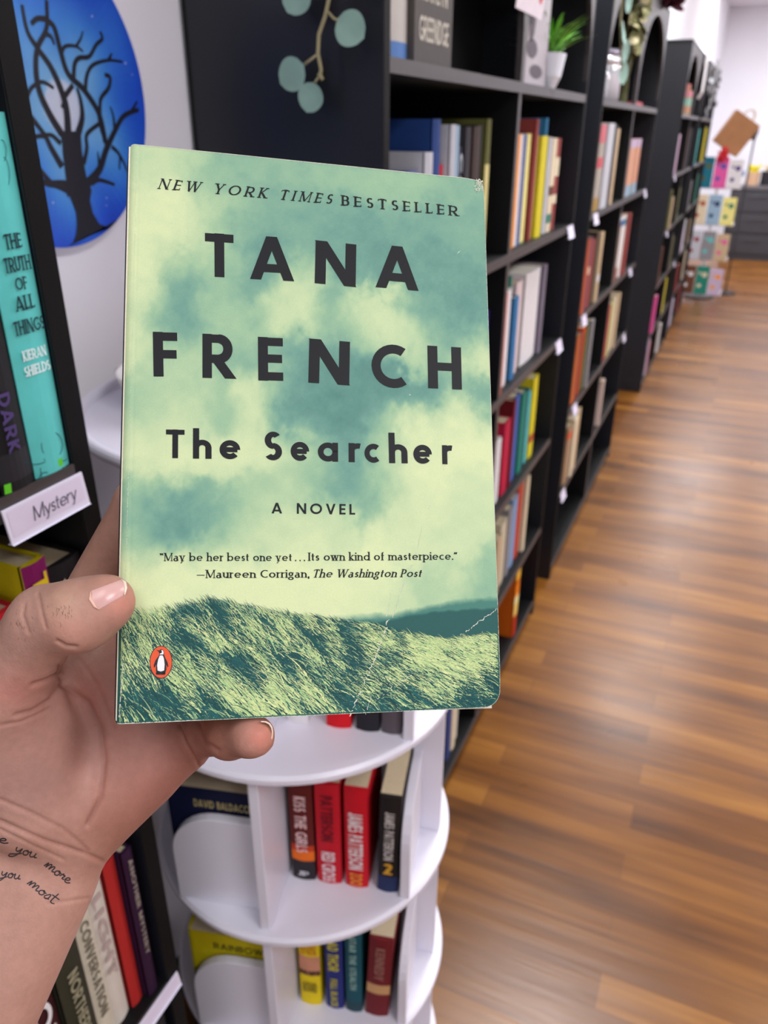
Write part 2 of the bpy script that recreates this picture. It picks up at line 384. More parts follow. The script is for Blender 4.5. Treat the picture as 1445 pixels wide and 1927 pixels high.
# ================================================================== BOOKCASES
FX = -0.44
black = mat('black_laminate', rgb(15, 16, 18), .45, noise=.25, nscale=30, bump=.12, bscale=500, spec=.3)
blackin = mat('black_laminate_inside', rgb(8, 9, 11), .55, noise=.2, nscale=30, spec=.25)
stile = mat('black_edge_band', rgb(10, 10, 11), .6, noise=.2, nscale=60, spec=.12)
edge = mat('dark_brown_edge_band', rgb(58, 53, 54), .42, noise=.2, nscale=60)
side_m = mat('navy_black_side', rgb(15, 19, 27), .42, noise=.25, nscale=8)
SH = [.055, .335, .645, .956, 1.268, 1.58]
TOPZ = 1.915
def bookcase(y0, y1, label):
    t = .018
    root = empty('bookcase', (0, y0, 0)); tag(root, label, 'bookcase', None)
    xb, xf = WALLX + .012, FX
    W = y1 - y0; mid = W / 2
    def part(name, mb, m, **k): return mb.build(name, m, root, **k)
    for ya in (0, W - t):
        mb = MB().box(xb, xf - .001, ya, ya + t, 0, TOPZ)
        p = part('side_panel', mb, side_m, bevel=.0007)
        MB().box(xf - .001, xf, ya, ya + t, 0, TOPZ).build('edge_band', stile, p)
    part('back_panel', MB().box(xb - .006, xb, 0, W, 0, TOPZ), blackin)
    part('divider', MB().box(xb, xf - .004, mid - t / 2, mid + t / 2, .055, SH[5] - t), blackin)
    MB().box(xf - .004, xf - .002, mid - t / 2, mid + t / 2, .055, SH[5] - t).build('divider_edge', edge, root)
    for z in SH:
        p = part('shelf', MB().box(xb, xf - .002, t, W - t, z - t, z), blackin)
        MB().box(xf - .002, xf, t, W - t, z - t, z).build('edge_band', edge, p)
    part('plinth', MB().box(xf - .03, xf - .012, t, W - t, 0, SH[0] - t), black)
    part('top_panel', MB().box(xb, xf, 0, W, TOPZ, TOPZ + t), black, bevel=.0007)
    # arched face board
    mb = MB()
    half = (mid - t - .012) / 2
    for c in (t + half, W - t - half):
        n = 24; zs = SH[5] + .03
        top = []
        for i in range(n + 1):
            a = math.pi * i / n
            y = c - half * math.cos(a); z = zs + (TOPZ - .035 - zs) * math.sin(a) ** .75
            top.append((y, z))
        for (ya, za), (yb, zb) in zip(top, top[1:]):
            v = [(x, y, z) for x in (xf - .012, xf) for (y, z) in ((ya, za), (yb, zb), (yb, TOPZ), (ya, TOPZ))]
            mb.add(v, [(0, 1, 2, 3), (7, 6, 5, 4), (0, 4, 5, 1), (2, 6, 7, 3), (0, 3, 7, 4), (1, 5, 6, 2)])
    mb.box(xf - .012, xf, mid - .012, mid + .012, SH[5], TOPZ)
    part('arched_face_board', mb, edge)
    return root
CASES = [(-0.87, 0.434), (1.005, 2.312), (2.545, 3.90), (5.08, 6.42), (6.62, 7.95)]
names = ['black bookcase at left edge of photo, nearest the photographer, behind the hand',
         'black arched bookcase beside the white wall gap with leafy vine on its side',
         'black arched bookcase in mid aisle holding glass jars and dried greenery on top',
         'black arched bookcase farther down the aisle with striped canister on its top shelf',
         'farthest black arched bookcase by the spinner of colourful picture books']
for (a, b), nm in zip(CASES, names): bookcase(a, b, nm)

# ================================================================== BOOKS ON THE SHELVES
page_m = mat('paper_pages', rgb(206, 190, 158), .85, noise=.14, nscale=300)
page_w = mat('white_pages', rgb(228, 222, 208), .85, noise=.08, nscale=300)
CN = {'black': (28, 27, 30), 'white': (225, 222, 224), 'cream': (222, 208, 178), 'red': (190, 32, 44), 'orange': (240, 148, 0),
      'navy': (28, 38, 86), 'blue': (44, 90, 160), 'light blue': (150, 178, 200), 'yellow': (214, 200, 40), 'green': (40, 130, 112),
      'grey': (140, 138, 142), 'dark grey': (62, 60, 66), 'brown': (104, 66, 50), 'crimson': (186, 30, 66), 'beige': (196, 172, 138),
      'pink': (226, 150, 168), 'hot pink': (222, 92, 160), 'purple': (88, 60, 128), 'teal': (92, 196, 192), 'rust': (172, 78, 48),
      'dark red': (112, 24, 32), 'silver': (190, 192, 200), 'pale yellow': (236, 226, 140), 'brick': (146, 66, 62), 'vermilion': (226, 86, 34), 'lilac': (196, 178, 204), 'teal blue': (30, 110, 130), 'peach': (214, 160, 132), 'olive': (96, 98, 52)}
def cmat(c, rough=.6):
    if isinstance(c, str): c = CN[c]
    return mat('book_cloth', rgb(*c), rough, noise=.1, nscale=60, spec=.18)
def book(th, h, d, color, label, group, loc, rz=0.0, tilt=0.0, hard=True, pages=None, bands=(), texts=(), name='book'):
    """spine faces local +X at x=0, thickness along Y from 0 to th, depth to -X"""
    root = empty(name, loc, rz); root.rotation_euler = (tilt, 0, rz)
    tag(root, label, 'book', group)
    bt = .0022 if hard else .0006
    ov = .003 if hard else 0
    mb = MB()
    mb.box(-d, -.002, 0, bt, 0, h); mb.box(-d, -.002, th - bt, th, 0, h)
    n = 6 if th > .008 else 2; bul = min(.003, th * .12)
    prof = [(-.003 + bul * math.sin(math.pi * i / n) + .002, th * i / n) for i in range(n + 1)]
    pr = prof + [(-.004, th), (-.004, 0)]
    mb.prism([(x, y) for x, y in pr], 2, 0, h)
    mb.build('cover', cmat(color), root)
    MB().box(-d + ov, -.004, bt, th - bt, ov, h - ov).build('page_block', pages or page_m, root)
    for i, (za, zb, c) in enumerate(bands):
        m2 = MB()
        for (xa, ya), (xb_, yb) in zip(prof, prof[1:]):
            m2.add([(xa + .0003, ya, za * h), (xb_ + .0003, yb, za * h), (xb_ + .0003, yb, zb * h), (xa + .0003, ya, zb * h)], [(0, 1, 2, 3)])
        m2.build('spine_print', cmat(c), root)
    for tx in texts:
        s, c, z0, z1, mode = tx[:5]; cap = tx[5] if len(tx) > 5 else .6
        m2 = MB(); xx = bul + .0002
        if mode == 'down':      # runs from the top of the spine to the bottom
            hh = th * cap; text_mesh(m2, s, (xx, th / 2 - hh / 2, z1 * h), (0, 0, -1), (0, hh, 0), length=(z1 - z0) * h, off=.0003, w=.2)
        else:                   # upright line, centred on the spine
            text_mesh(m2, s, (xx, th * (1 - cap) / 2, z0 * h), (0, 1, 0), (0, 0, (z1 - z0) * h), length=th * cap, off=.0003, w=tx[6] if len(tx) > 6 else .18, serif=True, thin=.6, track=.06)
        m2.build('spine_lettering', cmat(c), root, fix=False)
    return root
ORD = ['first', 'second', 'third', 'fourth', 'fifth', 'sixth', 'seventh', 'eighth', 'ninth', 'tenth', 'eleventh', 'twelfth', 'thirteenth']
rnd = random.Random(4); BOOKS = {}
SKIP = {('the mystery shelf of the left bookcase', 0), ('the shelf below the mystery sign', 0), ('the shelf below the mystery sign', 1), ('the lower left shelf beside the wrist', 0),
        ('vine bookcase upper shelf, left bay', 0), ('vine bookcase upper shelf, left bay', 1), ('vine bookcase second shelf, left bay', 0), ('vine bookcase third shelf, left bay', 0), ('vine bookcase third shelf, left bay', 1),
        ('vine bookcase third shelf, right bay', 0), ('vine bookcase fourth shelf, right bay', 0), ('vine bookcase fourth shelf, right bay', 1), ('vine bookcase bottom shelf, left bay', 0), ('vine bookcase bottom shelf, left bay', 1), ('jar bookcase fourth shelf, left bay', 0), ('canister bookcase second shelf', 0), ('canister bookcase third shelf', 1),
        ('farthest bookcase upper shelf', 1), ('farthest bookcase second shelf', 0), ('farthest bookcase second shelf', 3), ('farthest bookcase fourth shelf', 3), ('farthest bookcase bottom shelf', 0), ('jar bookcase third shelf, left bay', 0), ('canister bookcase second shelf', 4), ('farthest bookcase upper shelf', 2), ('farthest bookcase third shelf', 4), ('farthest bookcase fourth shelf', 0), ('farthest bookcase fourth shelf', 2), ('farthest bookcase bottom shelf', 3)}
def row(shelf, items, where, x=-0.462, group=None, depth=.16):
    keep = [i for i in range(len(items)) if (where, i) not in SKIP]
    for i, it in enumerate(items):
        if i not in keep: continue
        rnd = random.Random(i * 31 + shelf * 7 + len(where))
        y0, y1, h, c = it[:4]; kw = dict(it[4]) if len(it) > 4 else {}
        dd = kw.pop('d', depth + rnd.uniform(-.01, .02))
        cn = kw.pop('desc', c if isinstance(c, str) else 'dark')
        lab = '%s book, %s from the right on %s' % (cn, ORD[len(keep) - 1 - keep.index(i)], where)
        xx = kw.pop('x', x + rnd.uniform(-.008, .006))
        z = SH[shelf] + kw.pop('dz', 0)
        last = book(y1 - y0 - .0008, h, dd, c, lab, group or ('books on ' + where), (xx, y0, z + .0002), **kw); last['key'] = '%s|%d' % (where, i); BOOKS[(where, i)] = last
# ---- case at left edge (u0)
row(4, [(.285, .318, .22, 'dark grey'), (.351, .3805, .234, 'black', dict(x=-.4425, texts=[('DARK', (74, 60, 110), .12, .3, 'down', .35)], bands=[(.03, .12, (40, 40, 44))])),
        (.3815, .4155, .240, 'teal', dict(x=-.4425, desc='tall teal hardcover', texts=[('THE', (20, 40, 50), .665, .705, 'up', .42), ('TRUTH', (20, 40, 50), .605, .645, 'up', .66), ('OF', (20, 40, 50), .555, .59, 'up', .3), ('ALL', (20, 40, 50), .50, .54, 'up', .5), ('THINGS', (20, 40, 50), .435, .475, 'up', .8),
        ('KIERAN', (225, 240, 240), .36, .39, 'up', .62), ('SHIELDS', (225, 240, 240), .315, .345, 'up', .7)]))], 'the mystery shelf of the left bookcase', x=-.444)
def on_spine(b, shapes, color, name, X=-.4412, th=.0006):
    mb = MB(); loc = np.array(b.location)
    for pts in shapes:
        P_ = [atX(px, py, X)[1:] for px, py in pts]; prev = None
        for i, q in enumerate(P_):
            d = P_[min(i + 1, len(P_) - 1)] - P_[max(i - 1, 0)]; d = d / (np.linalg.norm(d) + 1e-9); nn = np.array([-d[1], d[0]]) * th / 2
            c = ((X - loc[0], q[0] - nn[0] - loc[1], q[1] - nn[1] - loc[2]), (X - loc[0], q[0] + nn[0] - loc[1], q[1] + nn[1] - loc[2]))
            if prev: mb.add([prev[0], prev[1], c[1], c[0]], [(0, 1, 2, 3)])
            prev = c
    mb.build(name, cmat(color), b, fix=False)
def arc_px(cx, cy, rx, ry, a0, a1, n=16): return [(cx + rx * math.cos(math.radians(a0 + (a1 - a0) * k / n)), cy + ry * math.sin(math.radians(a0 + (a1 - a0) * k / n))) for k in range(n + 1)]
MS = 'the mystery shelf of the left bookcase'
on_spine(BOOKS[(MS, 2)], [arc_px(98, 838, 20, 25, 0, 360), arc_px(66, 858, 26, 16, 20, 160), arc_px(86, 905, 13, 16, 180, 330), arc_px(118, 900, 14, 20, 180, 300), [(96, 812), (104, 850), (112, 900)], arc_px(104, 862, 22, 8, 10, 170), [(76, 880), (80, 912)]], (30, 70, 84), 'ornament')
on_spine(BOOKS[(MS, 2)], [arc_px(6, 330, 12, 34, -90, 120), arc_px(2, 285, 10, 22, -90, 90)], (50, 120, 128), 'ornament')
on_spine(BOOKS[(MS, 2)], [[(113, 863), (114.5, 877)]], (96, 200, 40), 'price_dot', th=.0045, X=-.4408)
on_spine(BOOKS[(MS, 2)], [[(89, 782), (90.5, 791)]], (24, 60, 70), 'publisher_dot', th=.004)
on_spine(BOOKS[(MS, 1)], [[(14, 911), (16, 929)]], (96, 200, 40), 'price_dot', th=.0060, X=-.4412)
row(3, [(.24, .28, .2, 'cream'), (.29, .322, .19, 'brown'), (.328, .349, .222, 'red', dict(desc='vermilion red')), (.3545, .3785, .25, (196, 180, 20), dict(desc='yellow and purple', bands=[(0, 1, (126, 22, 92))], texts=[('THE GIRL', (226, 200, 30), .35, .96, 'down', .62)])),
        (.380, .4135, .236, 'black', dict(desc='black STU lettered', texts=[('STUDY', (196, 200, 170), .5, .95, 'down', .5)]))], 'the shelf below the mystery sign', x=-.447)
row(2, [(0.1960, 0.2310, .2, 'brown'), (0.2590, 0.2940, .205, (60, 24, 26), dict(desc='maroon', texts=[('HORN', (226, 224, 226), .3, .9, 'down', .6)])), (0.2960, 0.3270, .212, (52, 52, 40), dict(desc='dark olive', texts=[('NORTHERN', (150, 146, 120), .3, .75, 'down', .4)])),
        (0.3285, 0.3505, .205, (206, 200, 180), dict(desc='off white', hard=False, texts=[('CONVERSATION', (110, 104, 90), .25, .92, 'down', .5)])), (0.3515, 0.3755, .215, (214, 206, 194), dict(desc='wide white', hard=False, texts=[('LIGHT', (180, 160, 156), .35, .9, 'down', .5)], pages=page_w)),
        (0.3770, 0.3935, .218, (170, 40, 38), dict(desc='slim red', pages=page_w)), (0.3945, 0.4090, .218, (46, 22, 50), dict(desc='black and purple', texts=[('ANOTHER MYSTERY', (150, 140, 130), .3, .95, 'down', .4)]))], 'the lower left shelf beside the wrist', x=-.452)
row(1, [(.368, .408, .272, 'black', dict(desc='black', x=-.4445))], 'the lowest left shelf at frame bottom', x=-.47)
# ---- bookcase by the wall gap (u1)
row(4, [(1.03, 1.046, .235, 'grey'), (1.052, 1.078, .165, (120, 130, 190), dict(desc='small violet')), (1.16, 1.198, .175, (110, 120, 180), dict(desc='small blue')), (1.20, 1.235, .2, 'silver', dict(desc='silver spined black')),
        (1.245, 1.282, .245, (36, 66, 128), dict(desc='big navy blue', d=.23)), (1.284, 1.312, .18, 'red'), (1.314, 1.34, .238, 'silver'), (1.342, 1.366, .237, 'light blue'),
        (1.368, 1.40, .205, (30, 34, 60), dict(desc='navy', texts=[('CON', (190, 200, 210), .4, .95, 'down', .5)])), (1.402, 1.43, .235, 'dark grey'), (1.432, 1.47, .236, (70, 58, 54), dict(desc='dark brown')), (1.472, 1.505, .238, 'black'), (1.507, 1.535, .248, 'olive', dict(bands=[(.05, .7, (214, 204, 140))], desc='olive and cream'))],
    'vine bookcase upper shelf, left bay', depth=.2)
row(4, [(1.705, 1.762, .222, 'orange', dict(hard=False, desc='bright orange')), (1.765, 1.79, .222, 'white', dict(hard=False)), (1.792, 1.818, .222, (100, 112, 160), dict(desc='slate blue', hard=False)), (1.82, 1.872, .223, 'pale yellow', dict(hard=False)),
        (1.874, 1.897, .252, 'brick'), (1.90, 1.93, .22, 'beige', dict(hard=False)), (1.932, 1.993, .218, 'yellow', dict(hard=False)), (1.995, 2.018, .255, (52, 124, 170), dict(desc='tall blue', d=.22)), (2.02, 2.055, .215, 'silver', dict(hard=False)), (2.057, 2.105, .213, 'cream', dict(bands=[(.1, .2, 'green'), (.4, .5, 'brown')])), (2.107, 2.15, .212, 'brick', dict(bands=[(.3, .4, 'cream'), (.6, .8, 'cream')]))],
    'vine bookcase upper shelf, right bay', depth=.17)
row(3, [(1.50, 1.55, .2, 'dark grey'), (1.59, 1.633, .2, (28, 30, 110), dict(desc='royal blue', pages=page_w))], 'vine bookcase second shelf, left bay')
row(3, [(1.668, 1.70, .225, 'vermilion', dict(hard=False, x=-.448)), (1.724, 1.782, .222, 'white', dict(hard=False)), (1.784, 1.80, .245, 'green'), (1.802, 1.842, .195, (56, 118, 170), dict(desc='mid blue')), (1.844, 1.90, .222, (226, 206, 206), dict(desc='pinkish white')),
        (1.93, 2.08, .228, 'white', dict(hard=False, pages=page_w, desc='very thick white')), (2.082, 2.12, .23, (120, 112, 128), dict(desc='mauve grey'))], 'vine bookcase second shelf, right bay')
row(2, [(1.40, 1.44, .21, 'navy'), (1.5, 1.55, .2, 'brown')], 'vine bookcase third shelf, left bay')
row(2, [(1.70, 1.735, .22, 'black'), (1.745, 1.80, .17, 'white', dict(desc='short white')), (1.81, 1.87, .2, 'crimson'), (1.872, 1.895, .24, 'dark red'), (1.90, 1.96, .238, (66, 96, 168), dict(desc='cornflower blue')), (1.97, 2.02, .23, 'green'), (2.022, 2.05, .225, 'navy'),
        (2.052, 2.085, .21, 'teal', dict(desc='sea green')), (2.09, 2.15, .238, 'yellow', dict(bands=[(.2, .3, 'rust')]))], 'vine bookcase third shelf, right bay')
row(1, [(1.68, 1.75, .2, 'olive'), (1.76, 1.80, .18, 'brick'), (1.81, 1.86, .18, 'beige'), (1.865, 1.93, .2, (206, 196, 170), dict(desc='oatmeal')), (1.935, 1.98, .215, 'grey'), (1.985, 2.04, .225, (130, 160, 200), dict(desc='powder blue')), (2.045, 2.10, .243, (190, 70, 48), dict(desc='red orange')), (2.105, 2.14, .245, 'cream')],
    'vine bookcase fourth shelf, right bay')
row(0, [(1.38, 1.42, .2, (54, 62, 110), dict(desc='indigo')), (1.425, 1.45, .2, 'rust'), (1.455, 1.49, .19, (60, 74, 130), dict(desc='denim blue')), (1.495, 1.53, .2, 'cream'), (1.532, 1.565, .205, (206, 200, 186), dict(desc='stone'))], 'vine bookcase bottom shelf, left bay')
row(0, [(2.05, 2.10, .24, (200, 96, 20), dict(desc='flame orange', bands=[(.0, .3, (180, 50, 14)), (.32, .5, (244, 208, 110)), (.5, .62, (250, 236, 170)), (.62, .8, (236, 130, 24)), (.86, 1, (244, 190, 60))], x=-.45))], 'vine bookcase bottom shelf, right bay')
# ---- mid aisle bookcase (u2)
row(4, [(2.650, 2.750, .25, (168, 160, 150), dict(desc='grey and pink', bands=[(.78, .98, (206, 110, 120)), (.5, .62, (196, 90, 96)), (.0, .16, (160, 130, 70))])), (2.760, 2.880, .25, 'silver', dict(desc='thick silver')), (2.890, 2.930, .245, 'dark grey'), (2.935, 2.990, .235, 'beige')], 'jar bookcase upper shelf, left bay', x=-.446)
row(4, [(3.320, 3.420, .2, 'peach', dict(bands=[(0, .2, 'light blue'), (.85, 1, 'lilac')])), (3.425, 3.520, .2, (206, 150, 120), dict(desc='salmon', bands=[(0, .2, (130, 160, 170)), (.85, 1, 'lilac')])), (3.525, 3.620, .2, (214, 156, 128), dict(desc='apricot', bands=[(0, .2, 'light blue'), (.85, 1, 'lilac')]))], 'jar bookcase upper shelf, right bay', x=-.446)
row(3, [(2.610, 2.670, .235, 'rust'), (2.675, 2.730, .235, (92, 66, 90), dict(desc='plum', bands=[(.5, .6, 'cream')])), (2.735, 2.790, .22, 'brick'), (2.795, 2.850, .24, (70, 58, 44), dict(desc='umber')), (2.855, 2.910, .23, 'beige', dict(bands=[(.3, .4, 'white')]))], 'jar bookcase second shelf, left bay', x=-.446)
row(3, [(3.240, 3.310, .22, (110, 84, 60), dict(desc='tan')), (3.315, 3.400, .24, 'white', dict(bands=[(.85, .95, 'blue'), (.0, .2, 'brick')])), (3.405, 3.480, .24, (220, 216, 210), dict(desc='chalk white', bands=[(.84, .94, (60, 130, 150))])), (3.485, 3.540, .24, 'brick')], 'jar bookcase second shelf, right bay', x=-.446)
row(2, [(2.570, 2.630, .23, 'brown'), (2.635, 2.700, .235, (190, 100, 50), dict(desc='burnt orange')), (2.705, 2.750, .23, (128, 60, 54), dict(desc='oxblood')), (2.755, 2.800, .24, 'vermilion'), (2.805, 2.860, .24, 'olive'), (2.865, 2.910, .245, 'grey')], 'jar bookcase third shelf, left bay', x=-.446)
row(2, [(3.240, 3.320, .22, 'red'), (3.325, 3.410, .22, (180, 176, 120), dict(desc='khaki')), (3.415, 3.500, .23, 'cream'), (3.505, 3.560, .23, 'beige')], 'jar bookcase third shelf, right bay', x=-.446)
row(1, [(2.570, 2.640, .22, (90, 66, 60), dict(desc='cocoa')), (2.650, 2.730, .22, (170, 140, 110), dict(desc='tan and red', bands=[(.8, .9, 'vermilion')])), (2.740, 2.800, .225, 'cream'), (2.810, 2.870, .235, 'beige')], 'jar bookcase fourth shelf, left bay', x=-.446)
row(1, [(3.360, 3.410, .2, (200, 180, 170), dict(desc='single pale'))], 'jar bookcase fourth shelf, right bay', x=-.446)
# ---- two far bookcases: books one behind another along the shelf
palette = ['lilac', 'brown', 'grey', 'dark grey', 'beige', 'silver', 'brick', 'black', 'cream', 'rust', 'purple', 'white', 'olive']
def far_rows(y0, y1, where, seed):
    r = random.Random(seed)
    fixed = {4: [('lilac', .21), ('pink', .21), ('brown', .24), ('dark grey', .24)], 2: [('brown', .22), ('grey', .2), ('dark grey', .23), ('olive', .2)], 1: [('hot pink', .235), ('hot pink', .23), ('dark grey', .2), ('yellow', .235)]} if seed == 1 else {4: [('teal', .24), ('silver', .24), ('green', .24), ('yellow', .25)], 3: [('brick', .22), ('grey', .2), ('green', .22), ('cream', .22)]}
    shn = ['bottom', 'fourth', 'third', 'second', 'upper']
    mid = (y0 + y1) / 2
    for s in (4, 3, 2, 1, 0):
        its = []
        cs = fixed.get(s) or [(r.choice(palette), r.uniform(.17, .24)) for _ in range(5)]
        ys = [y0 + .08 + .085 * k for k in range((len(cs) + 1) // 2)] + [mid + .08 + .085 * k for k in range(len(cs) // 2)]
        for (c, h), y in zip(cs, ys): its.append((y, y + .075, h, c))
        row(s, its, '%s %s shelf' % (where, shn[s]), x=-.4455)
far_rows(5.10, 6.42, 'canister bookcase', 1)
far_rows(6.64, 7.95, 'farthest bookcase', 2)

# face-out book, white spine beside it, and cards on the top shelf
book(.055, .235, .17, (196, 192, 186), 'pale spined book at left end of top shelf, beside the face out book', 'books on the top shelf', (-.47, 1.097, SH[5]), texts=[('MICHAEL', (110, 112, 120), .35, .9, 'down', .4)], bands=[(.02, .1, (90, 130, 190))])
r_ = empty('book', (-.462, 1.155, SH[5])); tag(r_, 'green and purple book standing face out on top shelf, lettered KAITLYN GREENIDGE', 'book', 'books on the top shelf')
MB().box(-.028, 0, 0, .152, 0, .235).build('page_block', page_w, r_)
mcov = MB().box(0, .001, 0, .153, 0, .236); mcov.box(-.029, -.028, 0, .153, 0, .236); mcov.box(-.029, 0, -.001, 0, 0, .236); mcov.build('cover', cmat((84, 80, 78)), r_)
m2 = MB(); text_mesh(m2, 'KAITLYN', (.0012, .030, .078), (0, 1, 0), (0, 0, .030), length=.098, w=.16); text_mesh(m2, 'GREENIDGE', (.0012, .018, .030), (0, 1, 0), (0, 0, .030), length=.118, w=.16)
m2.build('lettering', cmat((206, 200, 186)), r_, fix=False)
m3 = MB(); rr = random.Random(2)
for k in range(70):
    y, z = rr.uniform(.005, .148), rr.uniform(.13, .23)
    if .045 < y < .08: continue
    a = rr.uniform(0, 3); l = rr.uniform(.006, .02)
    m3.add([(.0013, y, z), (.0013, y + l * math.cos(a) * .5, z + l * math.sin(a) * .5 + .004), (.0013, y + l * math.cos(a), z + l * math.sin(a)), (.0013, y + l * .4 * math.cos(a), z - .004)], [(0, 1, 2, 3)])
m3.build('leaf_print', cmat((124, 150, 84)), r_, fix=False)
m3 = MB(); m3.add([(.0014, .095, .235), (.0014, .125, .235), (.0014, .118, .15), (.0014, .105, .15)], [(0, 1, 2, 3)]); m3.build('figure_print', cmat((206, 186, 110)), r_, fix=False)
# cards standing on the top shelf
def card(y0, y1, z0, z1, x, c, label, tex, lean=0.0):
    o = empty('greeting_card', (x, y0, z0)); o.rotation_euler = (0, lean, 0); tag(o, label, 'card', 'cards on the top shelf')
    W, H = y1 - y0, z1 - z0
    MB().box(-.0008, 0, 0, W, 0, H).build('card_sheet', cmat(c), o)
    mb = MB()
    for (a, b, c_, d) in tex[0]:
        n = 10; mb.add([(.0004, W * a + W * c_ * math.cos(2 * math.pi * k / n), H * b + H * d * math.sin(2 * math.pi * k / n)) for k in range(n)], [tuple(range(n))])
    mb.build('card_print', cmat(tex[1]), o, fix=False)
card(1.67, 1.89, SH[5], SH[5] + .21, -.452, (178, 172, 178), 'grey photo card standing on top shelf left of the potted plant', ([(.35, .55, .12, .2), (.4, .3, .2, .08), (.6, .12, .25, .06)], (96, 90, 98)))
card(1.57, 1.76, SH[5] + .11, SH[5] + .30, -.438, (232, 222, 230), 'white card with red and yellow drawing fixed to the arch above', ([(.4, .35, .06, .16), (.85, .2, .08, .08)], (214, 90, 100)), .1)
# potted plant
def blade(mb, base, az, ln, lift, wd, m=0):
    n = 6; base = np.array(base)
    d = np.array([math.cos(az), math.sin(az), 0]); s = np.array([-d[1], d[0], 0])
    prev = None
    for i in range(n + 1):
        t = i / n
        p = base + d * ln * t * (.45 + .3 * t) + np.array([0, 0, lift * (t - .42 * t * t)])
        w_ = wd * math.sin(math.pi * (.12 + .88 * t)) * .5
        cur = (p - s * w_, p + s * w_)
        if prev: mb.add([prev[0], prev[1], cur[1], cur[0]], [(0, 1, 2, 3)], m)
        prev = cur
pp = empty('potted_plant', (-.465, 1.93, SH[5])); tag(pp, 'small green artificial plant in tapered white pot on the top shelf', 'plant')
mb = MB()
for (z, a) in ((0, .030), (.085, .047)): pass
pr = [(.0, 0), (.024, 0), (.034, .022), (.041, .066), (.038, .066), (.034, .058), (0, .058)]
def sq_lathe(prof, n=40, p=4):
    v = []; f = []
    for (r__, z) in prof:
        for k in range(n):
            a = 2 * math.pi * k / n; c, s = math.cos(a), math.sin(a)
            rad = r__ / ((abs(c) ** p + abs(s) ** p) ** (1 / p)) if r__ > 0 else 0
            v.append((rad * c, rad * s, z))
    for i in range(len(prof) - 1): f += [(i * n + k, i * n + (k + 1) % n, (i + 1) * n + (k + 1) % n, (i + 1) * n + k) for k in range(n)]
    return v, f
v, f = sq_lathe(pr); MB().add(v, f).build('pot', mat('white_ceramic', rgb(228, 234, 244), .25, noise=.02), pp, smooth=False)
mb = MB(); rr = random.Random(8)
for k in range(70): blade(mb, (rr.uniform(-.02, .02), rr.uniform(-.02, .02), .058), rr.uniform(0, 6.28), rr.uniform(.05, .15), rr.uniform(.04, .14), rr.uniform(.006, .011))
mb.build('grass_leaves', mat('plastic_leaf_green', rgb(96, 156, 44), .45, noise=.4, nscale=30), pp, fix=False)

# shelf labels (clear holders with a paper strip)
clear = mat('clear_plastic', rgb(225, 222, 240), .2, spec=.6, noise=.02)
paper = mat('label_paper', rgb(214, 205, 226), .7, noise=.04)
def shelf_label(y0, z, label, wd=.078, text=None, tilt=.25, ht=.026):
    o = empty('shelf_label', (FX + .0008, y0, z)); tag(o, label, 'label', 'clear shelf label holders')
    mb = MB(); t = math.tan(tilt)
    mb.add([(0, 0, 0), (0, wd, 0), (ht * t, wd, -ht), (ht * t, 0, -ht), (.0015, 0, 0), (.0015, wd, 0), (ht * t + .0015, wd, -ht), (ht * t + .0015, 0, -ht)], [(0, 1, 2, 3), (7, 6, 5, 4), (0, 4, 5, 1), (1, 5, 6, 2), (2, 6, 7, 3), (3, 7, 4, 0)])
    mb.add([(0, 0, -ht), (ht * t + .003, 0, -ht), (ht * t + .003, wd, -ht), (0, wd, -ht)], [(0, 1, 2, 3)])
    mb.build('holder', clear, o)
    p = MB(); e = .0017
    p.add([(.002 * t + e, .003, -.002), (.002 * t + e, wd - .003, -.002), ((ht - .005) * t + e, wd - .003, -ht + .005), ((ht - .005) * t + e, .003, -ht + .005)], [(0, 1, 2, 3)])
    ps = p.build('paper_strip', paper, o, fix=False)
    if text:
        m2 = MB(); n = np.array([1, 0, t]); n /= np.linalg.norm(n)
        text_mesh(m2, text, np.array([(ht * .66) * t + e, wd * .3, -ht * .66]) , (0, 1, 0), np.array([-t, 0, 1]) / math.sqrt(1 + t * t) * ht * .42, length=wd * .55, off=.0003, w=.09, track=.05, slant=.2)
        m2.build('lettering', mat('label_ink', rgb(70, 66, 84), .6), ps, fix=False)
    return o
shelf_label(.343, 1.260, 'white shelf label reading Mystery on the left bookcase shelf', wd=.077, text='Mystery', tilt=.12, ht=.026)
shelf_label(.352, .645, 'white shelf label on the lower left shelf edge near the frame bottom', wd=.078, tilt=.15, ht=.019)
lab_pos = [(2.22, 4, 'at right end of upper shelf on the vine bookcase'), (2.22, 3, 'at right end of second shelf on the vine bookcase'), (2.60, 4, 'at left end of upper shelf on the jar bookcase'), (3.80, 4, 'at right end of upper shelf on the jar bookcase'),
           (2.60, 3, 'at left end of second shelf on the jar bookcase'), (3.66, 3, 'at right end of second shelf on the jar bookcase'), (2.62, 2, 'at left end of third shelf on the jar bookcase'), (3.76, 2, 'at right end of third shelf on the jar bookcase'), (2.58, 1, 'at left end of fourth shelf on the jar bookcase'),
           (5.14, 4, 'at left end of upper shelf on the canister bookcase'), (5.2, 3, 'at left end of second shelf on the canister bookcase'), (6.2, 2, 'at right end of third shelf on the canister bookcase')]
for (y, s, d) in lab_pos: shelf_label(y, SH[s] - .002, 'small clear shelf label ' + d, wd=.07, ht=.03)

